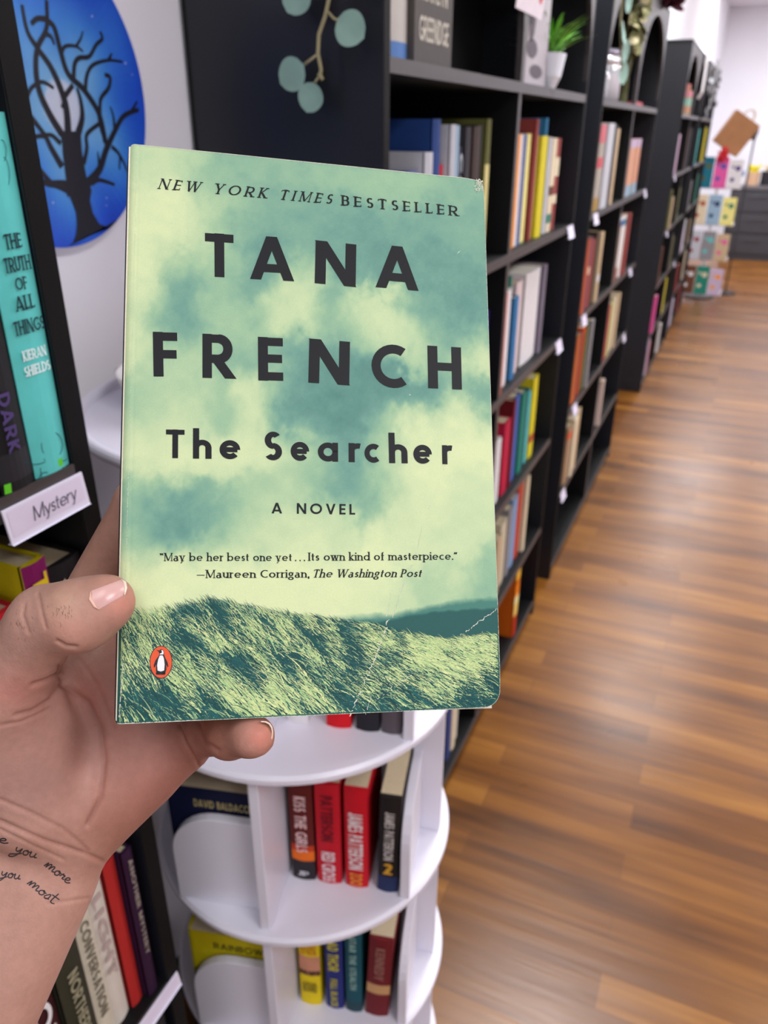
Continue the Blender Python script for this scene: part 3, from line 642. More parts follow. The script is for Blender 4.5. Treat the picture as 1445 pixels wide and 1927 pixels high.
# ================================================================== EUCALYPTUS VINE on the side panel
leaf_m = mat('eucalyptus_leaf', rgb(126, 158, 146), .55, noise=.22, nscale=40)
stem_m = mat('eucalyptus_stem', rgb(148, 140, 104), .6, noise=.2)
def leaf(mb, c, ax, up, r):
    """rounded leaf, slightly folded along its midrib; c = base point"""
    c = np.array(c); ax = np.array(ax, float); ax /= np.linalg.norm(ax); n = np.array(up, float); n -= ax * n.dot(ax); n /= np.linalg.norm(n); s = np.cross(n, ax)
    L = 2 * r; K = 10; rows = []
    for i in range(K + 1):
        t = i / K; wd = r * .98 * math.sin(math.pi * t) ** .55 * (1 - .12 * (t - .5)) if 0 < t < 1 else 0.0
        rows.append([c + ax * L * t + s * wd * k + n * (.12 * wd * abs(k) - .08 * r * math.sin(3 * t)) for k in (-1, -.5, 0, .5, 1)])
    V = [p for r_ in rows for p in r_]
    F = [(i * 5 + k, i * 5 + k + 1, (i + 1) * 5 + k + 1, (i + 1) * 5 + k) for i in range(K) for k in range(4)]
    mb.add(V, F)
vine = empty('eucalyptus_vine', tuple(atY(622, -60, .985))); tag(vine, 'artificial eucalyptus vine hanging over the dark side of the bookcase', 'plant')
vinv = np.array(vine.location)
P = lambda x, y, Y=.975: atY(x, y, Y) - vinv
MB().tube([P(632, -130, .98), P(625, -30), P(612, 30), P(600, 65), P(598, 100), P(604, 130), P(602, 148)], .0024, 8).tube([P(615, 20), P(628, 35), P(636, 38)], .0017, 6).tube([P(598, 102), P(585, 112), P(573, 121)], .0017, 6).tube([P(604, 140), P(596, 150), P(592, 156)], .0017, 6).tube([P(600, 138), P(607, 150)], .0026, 6).tube([P(625, -30), P(590, -60)], .0017, 6).build('stem', stem_m, vine, smooth=True)
for (a, b, r) in (((634, 36), (685, 72), .0205), ((572, 122), (527, 158), .0205), ((592, 155), (577, 212), .0202), ((575, -38), (540, 24), .023), ((640, -60), (690, -20), .02)):
    A_, B_ = P(*a), P(*b); ax = B_ - A_
    mb = MB(); leaf(mb, A_, ax, (0.1, -1, .1), np.linalg.norm(ax) / 2); mb.build('leaf', leaf_m, vine, smooth=True, fix=False)

# ================================================================== THINGS ON TOP OF THE JAR BOOKCASE
glass = mat('jar_glass', rgb(214, 214, 220), .08, trans=.55, spec=.6)
def jar(loc, r, h, label, fill, lid, group='glass jars on the jar bookcase'):
    o = empty('glass_jar', loc); tag(o, label, 'jar', group)
    MB().lathe([(0, 0), (r * .92, 0), (r, r * .15), (r, h * .75), (r * .8, h * .88), (r * .8, h), (r * .74, h), (r * .74, h * .9), (0, h * .9)]).build('jar_body', glass, o, smooth=True)
    MB().lathe([(0, .002), (r * .86, .002), (r * .86, h * .6), (0, h * .62)]).build('contents', cmat(fill), o, smooth=True)
    MB().lathe([(0, h - .02), (r * .86, h - .02), (r * .88, h + .004), (0, h + .006)]).build('lid', mat('jar_lid', rgb(*lid), .3, metal=.7), o, smooth=True)
jar((-.50, 2.70, SH[5]), .045, .09, 'short white filled glass jar at left front of the jar bookcase', 'silver', (190, 190, 200))
jar((-.50, 2.87, SH[5]), .052, .12, 'pink filled glass jar with shiny lid beside the dried greenery', (214, 180, 176), (230, 230, 235))
jar((-.52, 3.0, SH[5]), .05, .15, 'tall amber glass jar standing just behind the pink jar', (150, 124, 96), (150, 144, 160))
tag(MB().box(-.50, -.45, 3.3, 3.48, SH[5] + .0005, SH[5] + .012).build('notebook', cmat((196, 90, 100))), 'thin red notebook lying on top shelf right of greenery', 'notebook')
dg = empty('dried_greenery', (-.47, 3.12, SH[5])); tag(dg, 'tall bunch of dried olive green foliage standing on the jar bookcase', 'plant')
rr = random.Random(5); mb = MB(); ml = MB(); mc = MB()
for k in range(16):
    a = rr.uniform(0, 6.28); sp = rr.uniform(.03, .16); hh = rr.uniform(.3, .46)
    top = np.array([abs(math.cos(a)) * sp * .4, math.sin(a) * sp * 1.2, hh])
    pts = [np.array([rr.uniform(-.01, .01), rr.uniform(-.012, .012), 0.0]) + (top - 0) * t + np.array([0, 0, 0]) for t in (0, .3, .6, 1)]
    pts[1] = pts[1] * np.array([.5, .5, 1]); mb.tube(pts, .003, 5)
    for j in range(14):
        t = rr.uniform(.42, 1); p = pts[0] * (1 - t) + pts[3] * t
        d = np.array([rr.uniform(-.5, 1), rr.uniform(-1, 1), rr.uniform(-.6, .8)])
        leaf(ml if rr.random() < .6 else mc, p, d, (1, rr.uniform(-.5, .5), .3), rr.uniform(.008, .02))
mb.build('stems', mat('dry_stem', rgb(92, 92, 56), .7, noise=.3), dg)
ml.build('leaves', mat('dry_leaf', rgb(108, 108, 66), .7, noise=.35, nscale=25), dg, fix=False)
mc.build('pale_flowers', mat('dry_flower', rgb(186, 176, 138), .7, noise=.3, nscale=25), dg, fix=False)
ev = empty('eucalyptus_sprig', (-.425, 2.57, 1.95)); tag(ev, 'grey green eucalyptus sprig hanging from the arch of the jar bookcase', 'plant')
MB().tube([(0, -.12, .04), (.01, -.07, -.06), (.015, -.05, -.2), (.02, .02, -.3)], .0025, 6).build('stem', stem_m, ev)
for (y, z, dy, dz) in ((-.12, -.02, .05, -.05), (-.06, -.08, -.05, -.04), (-.05, -.13, .06, -.02), (-.02, -.2, -.06, -.04), (0, -.24, .06, -.03), (.02, -.28, .03, -.06), (-.08, .0, -.04, .03)):
    mb = MB(); leaf(mb, (.02, y, z), (0.01, dy, dz), (1, -.3, 0), .03); mb.build('leaf', leaf_m, ev, smooth=True, fix=False)
fl = empty('silk_flower', (-.43, 3.66, 1.93)); tag(fl, 'dark red silk flower on top of the jar bookcase arch', 'flower')
mb = MB(); rr = random.Random(3)
for k in range(34):
    a = rr.uniform(0, 6.28); e = rr.uniform(-.3, 1.2); leaf(mb, (0, 0, 0), (math.cos(a) * math.cos(e), math.sin(a) * math.cos(e), math.sin(e)), (rr.uniform(-1, 1), rr.uniform(-1, 1), 1), rr.uniform(.03, .05))
mb.build('petals', mat('burgundy_silk', rgb(74, 16, 34), .7, noise=.3), fl, fix=False)
# canister & hanging sheet on the next bookcases
cn = empty('canister', (-.49, 5.62, SH[5])); tag(cn, 'striped pink and mint canister on top shelf of a far bookcase', 'canister')
MB().lathe([(0, 0), (.045, 0), (.045, .13), (0, .13)]).build('canister_body', cmat('beige'), cn, smooth=False)
for z0, z1, c in ((.02, .045, 'peach'), (.05, .09, (160, 206, 190)), (.1, .125, 'pink')): MB().lathe([(.0455, z0), (.0455, z1)]).build('stripe', cmat(c), cn)
MB().lathe([(0, .13), (.03, .13), (.03, .165), (0, .17)]).build('lid', cmat((206, 140, 130)), cn)
sh_ = MB(); pts = [(-.432, 5.92, 1.94), (-.42, 5.93, 1.93), (-.42, 5.93, 1.72), (-.44, 5.94, 1.68)]
for a, b in zip(pts, pts[1:]): sh_.add([a, b, (b[0], b[1] + .2, b[2]), (a[0], a[1] + .2, a[2])], [(0, 1, 2, 3)])
o = sh_.build('paper_sheet', cmat('white'), fix=False); sm = o.modifiers.new('s', 'SOLIDIFY'); sm.thickness = .002; tag(o, 'white paper sheet hanging over the arch of a far bookcase', 'paper')
gr = empty('hanging_greenery', (-.43, 6.9, 1.93)); tag(gr, 'grey green garland hanging on the farthest bookcase arch', 'plant')
mb = MB(); rr = random.Random(9)
for k in range(60): leaf(mb, (rr.uniform(0, .03), rr.uniform(-.15, .6), -abs(rr.gauss(0, .14))), (rr.uniform(-.3, .3), rr.uniform(-1, 1), rr.uniform(-1, .2)), (1, 0, 0), .022)
mb.build('leaves', mat('garland_leaf', rgb(150, 152, 156), .6, noise=.3), gr, fix=False)

# ================================================================== SPINNER OF PICTURE BOOKS, BAG, LAMP, COUNTER
wire = mat('white_wire', rgb(214, 212, 218), .35, noise=.03)
sp = empty('wire_book_rack', (-.33, 8.6, 0)); tag(sp, 'white wire rack of picture books standing at the end of the aisle', 'book rack')
mb = MB()
mb.tube([(0, 0, 0), (0, 0, 1.27)], .014, 8)
for z in (.055, .375, .695, 1.015): 
    for s_ in (-1, 1):
        mb.tube([(-.2, s_ * .15, z), (.2, s_ * .15, z)], .005, 6); mb.tube([(-.2, s_ * .15, z + .08), (.2, s_ * .15, z + .08)], .004, 6)
    for s_ in (-1, 1): mb.tube([(s_ * .2, -.15, z), (s_ * .2, .15, z)], .005, 6)
    mb.tube([(-.2, 0, z), (.2, 0, z)], .004, 6)
mb.build('wire_frame', wire, sp)
MB().lathe([(0, 0), (.14, 0), (.14, .02), (0, .025)]).build('base', mat('grey_base', rgb(60, 60, 64), .5, noise=.1), sp, smooth=False)
pcs = [('teal blue', 'olive'), ('hot pink', 'blue'), ('white', 'purple'), ('cream', 'rust'), ('light blue', 'navy'), ('pale yellow', 'green'), ('silver', 'brick'), ('grey', 'teal'), ('beige', 'hot pink'), ('brown', 'white'), ('green', 'cream'), ('lilac', 'orange')]
k = 0
for r_i, z in enumerate((1.02, .70, .38, .06)):
    for c_i in range(3):
        c, c2 = pcs[k]; k += 1
        o = empty('picture_book', (-.33 - .17 + c_i * .125, 8.6 - .17, z)); tag(o, '%s picture book face out in the %s row of the wire rack, %s' % (c, ['top', 'second', 'third', 'bottom'][r_i], ['left', 'centre', 'right'][c_i]), 'book', 'picture books on the wire rack')
        hgt = .26 - .02 * (c_i == 2)
        MB().box(0, .118, 0, .012, 0, hgt).build('cover', cmat(c), o)
        m2 = MB()
        for (a, b, q) in ((.35, .3, .16), (.65, .7, .2), (.3, .75, .1)): m2.add([(.118 * a + .118 * q * math.cos(t * .628), -.0005, hgt * b + .118 * q * math.sin(t * .628)) for t in range(10)], [tuple(range(10))])
        m2.build('cover_print', cmat(c2), o, fix=False)
bag_m = mat('kraft_paper', rgb(164, 116, 76), .8, noise=.2, nscale=12)
bag = empty('paper_bag', (-.33, 8.62, 1.345)); bag.rotation_euler = (.0, .55, .2); tag(bag, 'brown kraft paper bag tilted on top of the wire rack', 'bag')
MB().box(-.13, .13, -.06, .06, .0, .30).build('bag_body', bag_m, bag, bevel=.004)
MB().tube([(.05 * math.cos(t * math.pi / 8) , -.03, .30 + .07 * math.sin(t * math.pi / 8)) for t in range(9)], .005, 6).tube([(.05 * math.cos(t * math.pi / 8), .03, .30 + .07 * math.sin(t * math.pi / 8)) for t in range(9)], .005, 6).build('handle', mat('paper_twine', rgb(206, 190, 160), .8, noise=.1), bag)
rb = MB(); rr = random.Random(6)
for k in range(14):
    a = k * .9; rb.tube([(0, 0, 0), (.05 * math.cos(a), .03 * math.sin(a), .05 * math.sin(a * 1.7)), (.02 * math.cos(a + 1), 0.02, .06 * math.sin(a + .6))], .009, 6)
o = rb.build('gift_bow', mat('red_ribbon', rgb(214, 34, 44), .4, noise=.1)); o.location = tuple(atY(1361, 290, 8.40)); tag(o, 'red ribbon bow below the brown paper bag on the wire rack', 'bow')
# black lamp
_l = atY(1412, 300, 8.9); lp = empty('desk_lamp', (_l[0], 8.9, 0)); tag(lp, 'slim black lamp on a pole beside the brown paper bag', 'lamp')
blk = mat('black_metal', rgb(30, 30, 34), .35, metal=.3, noise=.1)
MB().tube([(0, 0, .02), (0, 0, 1.42), (.02, 0, 1.5), (-.02, 0, 1.55)], .008, 8).build('pole', blk, lp)
MB().lathe([(0, 0), (.1, 0), (.1, .015), (0, .03)]).build('base', blk, lp)
MB().lathe([(.0, .0), (.045, .0), (.035, .1), (.012, .13), (0, .13)], c=(-.03, 0, 1.42)).build('lamp_shade', blk, lp)
# counter
ct = empty('counter', (0, 11.5, 0)); tag(ct, 'low black drawer counter against the far wall at end of aisle', 'counter')
MB().box(-.27, 1.8, 0, .6, 0, .84).build('body', mat('charcoal_laminate', rgb(48, 48, 54), .5, noise=.15), ct)
MB().box(-.29, 1.82, -.02, .62, .84, .88).build('countertop', mat('grey_countertop', rgb(96, 94, 98), .4, noise=.1), ct)
for i in range(3):
    for z0, z1 in ((.08, .3), (.33, .55), (.58, .81)):
        d_ = MB().box(-.24 + i * .68, .40 + i * .68, -.012, 0, z0, z1).build('drawer', mat('charcoal_drawer', rgb(56, 56, 62), .45, noise=.15), ct, bevel=.003)
        MB().tube([(-.02 + i * .68, -.03, z1 - .05), (.18 + i * .68, -.03, z1 - .05)], .006, 6).build('handle', blk, d_)
def tub(x, y, z, r, h, c1, c2, label, name='tub'):
    o = empty(name, (x, y, z)); tag(o, label, 'container', 'containers on the far counter')
    MB().lathe([(0, 0), (r, 0), (r * 1.05, h), (0, h)]).build('body', cmat(c1), o)
    m_ = MB(); q = random.Random(int(x * 100))
    for k in range(14): m_.tube([(q.uniform(-r, r) * .6, q.uniform(-r, r) * .6, h), (q.uniform(-r, r) * 1.1, q.uniform(-r, r) * 1.1, h * q.uniform(1.2, 1.6))], .012, 6)
    m_.build('contents', cmat(c2), o)
tub(-.05, 11.7, .88, .075, .15, (196, 160, 130), 'yellow', 'tan tub with yellow and blue items on the far counter')
tub(.13, 11.72, .88, .09, .16, (44, 42, 46), 'cream', 'black patterned tub on far counter at photo right edge')
tub(-.2, 11.66, .88, .05, .1, 'white', 'blue', 'small white cup of blue pens on the far counter')

# ================================================================== ROUND PAINTING ON THE WALL
PC = np.array([WALLX + .018, .735, 1.532]); PR = .158
pt = empty('round_painting', (WALLX, PC[1], PC[2])); tag(pt, 'round painting of a bare black tree before a moon in blue night sky', 'painting')
pm = vmat('acrylic_paint', .45, noise=.05, nscale=60, bump=.2, bscale=150)
mb = MB(); nr, na = 40, 96
rng = np.random.RandomState(3)
def lerp(a, b, t): return tuple(x + (y - x) * t for x, y in zip(a, b))
_mp = atX(119, 203, PC[0]); MU, MV = (_mp[1] - PC[1]) / PR, (_mp[2] - PC[2]) / PR
def pcol(u, v):
    """painted colour at offsets u (right), v (up) in units of the radius"""
    d = math.hypot((u - MU) * .95, (v - MV) * .9)
    rays = .07 * math.sin(5 * math.atan2(v - MV, u - MU) + 1) + .05 * math.sin(11 * u + 4 * v)
    d += rays * min(1, max(0, (d - .15) * 4))
    stops = [(0, (205, 212, 230)), (.15, (194, 206, 230)), (.175, (120, 178, 226)), (.5, (62, 136, 222)), (.8, (24, 80, 205)), (1.1, (26, 44, 172)), (1.4, (48, 30, 132))]
    for (a, ca), (b, cb) in zip(stops, stops[1:]):
        if d <= b: return rgb(*lerp(ca, cb, max(0, (d - a) / (b - a))))
    return rgb(48, 30, 132)
verts = [(0, 0)]
for i in range(1, nr + 1):
    for k in range(na): a = 2 * math.pi * k / na; verts.append((i / nr * math.cos(a), i / nr * math.sin(a)))
V3 = [(0.018, u * PR, v * PR) for u, v in verts]
for k in range(na):
    f = (0, 1 + k, 1 + (k + 1) % na); u = sum(verts[i][0] for i in f) / 3; v = sum(verts[i][1] for i in f) / 3
mbv = MB(); mbv.v = V3
for k in range(na):
    f = [0, 1 + k, 1 + (k + 1) % na]; mbv.f.append(f); mbv.mi.append(0); mbv.c.append(pcol(0, 0))
for i in range(1, nr):
    for k in range(na):
        f = [1 + (i - 1) * na + k, 1 + i * na + k, 1 + i * na + (k + 1) % na, 1 + (i - 1) * na + (k + 1) % na]
        u = sum(verts[j][0] for j in f) / 4; v = sum(verts[j][1] for j in f) / 4
        mbv.f.append(f); mbv.mi.append(0); mbv.c.append(pcol(u, v))
mbv.build('painted_face', pm, pt, fix=False)
MB().lathe([(0, 0), (PR, 0), (PR, .0175), (PR - .002, .0178)], n=96).build('canvas_rim', mat('canvas_edge', rgb(214, 210, 232), .6, noise=.04), pt)
rim = [o for o in col.objects if o.name.startswith('canvas_rim')][0]; rim.rotation_euler = (0, math.pi / 2, 0)
# tree: traced in photo pixels onto the canvas plane, then kept as local coordinates
def PP(x, y):
    p = atX(x, y, PC[0]); return np.array([p[1] - PC[1], p[2] - PC[2]])
S = 420 / 1445.0
BRX = [.0186]
def br(mb, pts, w0, w1, x=.0186):
    BRX[0] += .000012; x = BRX[0]
    p = [PP(a * S, b * S) for a, b in pts]
    # smooth with Catmull-Rom
    out = []
    for i in range(len(p) - 1):
        p0, p1, p2, p3 = p[max(i - 1, 0)], p[i], p[i + 1], p[min(i + 2, len(p) - 1)]
        for t in np.linspace(0, 1, 5, endpoint=False): out.append(.5 * ((2 * p1) + (-p0 + p2) * t + (2 * p0 - 5 * p1 + 4 * p2 - p3) * t * t + (-p0 + 3 * p1 - 3 * p2 + p3) * t ** 3))
    out.append(p[-1]); n = len(out)
    prev = None
    for i, q in enumerate(out):
        d = out[min(i + 1, n - 1)] - out[max(i - 1, 0)]; d = d / (np.linalg.norm(d) + 1e-9); nn = np.array([-d[1], d[0]])
        hw = (w0 + (w1 - w0) * i / (n - 1)) / 2
        a, b = q - nn * hw, q + nn * hw
        for c_ in (a, b):
            l = np.linalg.norm(c_)
            if l > PR * .995: c_ *= PR * .995 / l
        if prev is not None: mb.add([(x, prev[0][0], prev[0][1]), (x, prev[1][0], prev[1][1]), (x, b[0], b[1]), (x, a[0], a[1])], [(0, 1, 2, 3)])
        prev = (a, b)
mb = MB()
# trunk polygon rows (left x, right x, y) in the zoomed crop's pixels
tr = [(385, 520, 850), (400, 525, 930), (405, 530, 1000), (415, 545, 1080), (425, 560, 1160), (430, 590, 1230), (460, 580, 1300), (490, 600, 1380), (495, 640, 1450), (490, 730, 1520), (470, 800, 1570), (440, 860, 1610)]
for (a, b, y), (c, d, y2) in zip(tr, tr[1:]):
    q = [PP(a * S, y * S), PP(b * S, y * S), PP(d * S, y2 * S), PP(c * S, y2 * S)]
    q = [k * min(1, PR * .995 / np.linalg.norm(k)) for k in q]
    mb.add([(.0188, k[0], k[1]) for k in q], [(0, 1, 2, 3)])
W = .0011
for pts, a, b in [
    ([(440, 880), (430, 720), (400, 600), (330, 440), (240, 310), (175, 200), (140, 30)], 9, 3.5), ([(400, 870), (320, 740), (250, 580), (230, 420), (245, 300), (300, 180), (300, 0)], 8, 4),
    ([(300, 130), (350, 180), (390, 330), (440, 480), (540, 580), (640, 740), (680, 920)], 5, 7), ([(300, 125), (240, 120), (200, 155)], 5, 4), ([(290, 215), (330, 240), (350, 290)], 5, 2),
    ([(395, 350), (420, 300), (490, 300), (535, 335)], 4, 2), ([(490, 300), (520, 250), (535, 200)], 3, 1.5), ([(475, 520), (480, 420), (510, 375), (575, 365), (620, 290), (660, 250), (645, 205)], 5, 3),
    ([(550, 590), (560, 490), (600, 420), (700, 390), (790, 400)], 5, 2), ([(700, 390), (722, 345)], 4, 1.5), ([(645, 740), (650, 640), (700, 570), (710, 500), (675, 485)], 4.5, 4),
    ([(420, 620), (470, 550)], 5, 5), ([(505, 860), (530, 760), (520, 650), (495, 570)], 8, 3), ([(540, 1060), (560, 960), (560, 870), (640, 800)], 5, 4),
    ([(560, 1190), (640, 1100), (685, 970), (740, 850), (800, 750), (895, 710)], 9, 4), ([(850, 720), (885, 655)], 4, 2), ([(740, 850), (730, 750), (710, 690)], 4, 1.5), ([(690, 940), (650, 820), (635, 740)], 6, 4),
    ([(590, 1190), (640, 1165), (740, 1195)], 5, 3), ([(720, 950), (770, 1000), (830, 1120)], 4.5, 2), ([(775, 1010), (770, 1100)], 3, 1.5), ([(640, 1070), (630, 980)], 4, 1),
    ([(400, 1080), (330, 960), (290, 880), (190, 740)], 7, 4), ([(200, 890), (270, 880), (310, 900)], 4, 4), ([(390, 930), (340, 880), (300, 870)], 5, 3), ([(300, 880), (210, 790)], 4, 2),
    ([(430, 1220), (340, 1190), (210, 1175)], 9, 4), ([(330, 1190), (250, 1090), (160, 960)], 6, 3), ([(170, 640), (200, 570), (270, 530), (345, 570)], 4, 3), ([(400, 700), (415, 650)], 5, 3), ([(460, 1250), (420, 1200), (300, 1190)], 14, 5)]:
    br(mb, pts, a * W * 1.05, b * W)
mb.build('tree_paint', mat('black_paint', rgb(20, 20, 34), .45, noise=.2, nscale=50), pt, fix=False)
mb = MB(); rr = random.Random(1)
for k in range(26):
    a = rr.uniform(0, 6.28); d = PR * rr.uniform(.62, .96); u, v = d * math.cos(a), d * math.sin(a); s = rr.uniform(.0006, .0014)
    mb.add([(.0185, u + s * math.cos(t), v + s * math.sin(t)) for t in (0, 1.05, 2.1, 3.14, 4.2, 5.2)], [(0, 1, 2, 3, 4, 5)])
mb.build('star_dots', mat('white_paint', rgb(180, 190, 240), .5), pt, fix=False)

# ================================================================== WHITE REVOLVING BOOKSHELF
SC = np.array([-.435, .722]); E1 = np.array([.97, .243]); E2 = np.array([.243, -.97])
SR = .207
sang = math.atan2(E1[1], E1[0])
wht = mat('white_melamine', rgb(228, 226, 238), .35, noise=.02, nscale=10)
spn = empty('revolving_bookshelf', (SC[0], SC[1], 0), sang); tag(spn, 'white round revolving bookshelf with stacked tiers in front of the wall', 'bookshelf')
TZ = [.09, .35, .613, .876, 1.225]
t = .014
for i, z in enumerate(TZ):
    prof = [(0, z - t), (SR - .004, z - t), (SR, z - t + .004), (SR, z - .004), (SR - .004, z), (0, z)]
    if i == 4:
        prof = [(0, z - .003), (SR + .004, z - .003)] + [(SR + .010 + .0065 * math.cos(a), z + .003 + .0065 * math.sin(a)) for a in np.linspace(-2.2, 3.1, 12)] + [(SR + .003, z), (0, z)]
    MB().lathe(prof, n=96).build('tray' if i == 4 else 'round_shelf', wht, spn, smooth=False, bevel=0)
MB().lathe([(0, .0), (.16, 0), (.16, .04), (.02, .05), (.02, .076)], n=64).build('base', wht, spn)
for z0, z1 in zip(TZ, TZ[1:]):
    z1 -= t
    for q in range(4):
        a = q * math.pi / 2
        o = MB().box(.006, SR - .012 if z0 < .87 else .160, -.006, .006, z0, z1 + (.011 if z0 > .87 else 0)).build('divider_board', wht, spn, bevel=.001); o.rotation_euler = (0, 0, a)
        # low guard board with a rounded shoulder, closing the side of each bay
        hb = .145; poly = [(-.006, 0), (-.122, 0), (-.122, hb - .06)] + [(-.122 + .06 - .06 * math.cos(th), hb - .06 + .06 * math.sin(th)) for th in np.linspace(.2, math.pi / 2, 8)] + [(-.006, hb)]
        o = MB().prism([(y, z0 + z) for y, z in poly], 0, .156, .168).build('guard_board', wht, spn, bevel=.001); o.rotation_euler = (0, 0, a)
# paperbacks in the revolving shelf (front bay: spines face local -Y)
def spin_book(tier, a0, a1, h, c, label, group, q=0, dout=.114, depth=.105, **kw):
    th = a1 - a0
    # local bay axes for rotation q: bay right = +x rotated, outward = -y rotated
    rot = q * math.pi / 2
    loc = Matrix.Rotation(sang + rot, 4, 'Z') @ Vector((a0, -dout, 0))
    b = book(th - .001, h, depth, c, label, group, (SC[0] + loc.x, SC[1] + loc.y, TZ[tier] + .0002), rz=sang + rot - math.pi / 2, hard=False, **kw)
    return b
G = 'paperbacks on the revolving bookshelf'
spin_book(2, .0130, .0440, .172, (96, 30, 26), 'dark red paperback KISS THE GIRLS with orange fade, leftmost on middle tier', G, bands=[(.2, .3, (230, 110, 30)), (0, .2, (44, 40, 44)), (.3, .36, (190, 60, 30))], texts=[('KISS THE GIRLS', (226, 190, 190), .3, .86, 'down', .5), ('JP', (200, 200, 205), .05, .1, 'up', .5)])
spin_book(2, .0465, .0790, .172, (196, 26, 42), 'bright red paperback, second on middle tier, white lettering', G, texts=[('PATTERSON', (110, 20, 34), .45, .9, 'down', .5), ('RED CROSS', (240, 220, 224), .03, .34, 'down', .55)])
spin_book(2, .0835, .1140, .170, (204, 24, 40), 'red JAMES PATTERSON paperback, third on middle tier, orange foot', G, texts=[('JAMES PATTERSON', (240, 226, 228), .2, .78, 'down', .62), ('ZOO', (236, 150, 60), .03, .16, 'down', .55)])
spin_book(2, .1250, .1530, .165, (34, 30, 30), 'black JAMES PATTERSON paperback with gold 2, rightmost on middle tier', G, texts=[('JAMES PATTERSON', (206, 200, 196), .36, .86, 'down', .45), ('2', (214, 160, 50), .2, .33, 'up', .45, .24)], bands=[(0, .17, (40, 52, 92))], tilt=-.02)
spin_book(1, .0130, .0440, .172, (226, 200, 20), 'yellow paperback with sunset picture, leftmost on lower tier', G, bands=[(.38, .62, (200, 140, 110)), (.38, .44, (70, 40, 30))], texts=[('AN CHASE', (196, 120, 30), .66, .94, 'up', .8), ('RICHARD', (90, 80, 20), .18, .3, 'up', .7)])
spin_book(1, .0510, .0770, .172, (38, 48, 120), 'dark blue paperback with yellow BRAD THOR lettering on lower tier', G, texts=[('BRAD THOR', (206, 196, 60), .5, .96, 'down', .6), ('FULL BLACK', (196, 186, 60), .04, .4, 'down', .4)])
spin_book(1, .0800, .1040, .172, (24, 82, 96), 'dark teal paperback, third on lower tier of revolving shelf', G, texts=[('STAR THE STEALTH', (150, 190, 180), .3, .95, 'down', .4)], bands=[(.0, .12, (40, 70, 80))])
spin_book(1, .1080, .1420, .168, (116, 34, 40), 'maroon paperback with pale oval picture, rightmost on lower tier', G, bands=[(.3, .42, (206, 160, 110))], texts=[('KENNEDY', (160, 110, 100), .5, .9, 'down', .4)], tilt=-.04)
spin_book(3, .0180, .0440, .172, 'white', 'white paperback on the tier just under the held book', G)
spin_book(3, .0650, .0950, .172, (214, 26, 36), 'red paperback on the tier just under the held book', G)
spin_book(3, .1000, .1280, .17, (40, 40, 46), 'black paperback on the tier just under the held book', G)
spin_book(3, .1300, .1540, .17, (92, 84, 90), 'dark grey paperback on the tier just under the held book', G)
# left bays (spines face away to the left, front cover faces us)
for tier, c1, c2, nm in ((2, (22, 28, 60), (60, 56, 40), 'middle'), (1, (206, 190, 20), (80, 80, 30), 'lower')):
    b = spin_book(tier, .118, .1535, .178, c1, ('navy' if tier == 2 else 'yellow') + ' paperback behind the rounded guard board, %s tier left bay' % nm, G, q=-1, dout=.128, depth=.12)
    m2 = MB(); text_mesh(m2, 'DAVID BALDACCI' if tier == 2 else 'RAINBOW', (-.035, .0349, .148), (-1, 0, 0), (0, 0, .012), length=.07, off=.0004, w=.16)
    m2.build('cover_lettering', cmat((196, 180, 120) if tier == 2 else (60, 60, 20)), b, fix=False)
# small white bowl on the tray
o = MB().lathe([(0, .002), (.05, .002), (.082, .018), (.088, .036), (.084, .036), (.076, .02), (.04, .008), (0, .008)], n=48).build('bowl', mat('white_glaze', rgb(240, 238, 236), .2, noise=.02), smooth=True)
o.location = (SC[0] - .098, SC[1] - .02, TZ[4]); tag(o, 'white glazed bowl on the top tray behind the held book', 'bowl')

# ================================================================== THE HELD PAPERBACK
def cam2w(v): return CR * v[0] + CU * v[1] + CF * v[2]
BW, BH, BT = .140, .2133, .027
exc = np.array([.1368938, -.0012158, .0293027]); eyc = np.array([-.0037354, .2118295, .0250891])
ex = cam2w(exc); ex /= np.linalg.norm(ex); ey = cam2w(eyc); ey -= ex * ey.dot(ex); ey /= np.linalg.norm(ey); ez = np.cross(ex, ey)
BO = CAM + cam2w(np.array([-.0921655, -.0731283, .2709135]))
bw = empty('paperback_book'); M = Matrix.Identity(4)
for i in range(3): M[i][0], M[i][1], M[i][2], M[i][3] = ex[i], ey[i], ez[i], BO[i]
bw.matrix_world = M
tag(bw, 'worn green paperback The Searcher by Tana French held up in the hand', 'book')
def buv(px, py):                          # photo pixel on the cover plane -> cover coordinates
    d = ray(px, py); tt = ((BO - CAM) @ ez) / (d @ ez); p = CAM + d * tt - BO
    return np.array([p @ ex, p @ ey])
def bxyz(u, v, w_=0.0): return BO + ex * u + ey * v + ez * w_
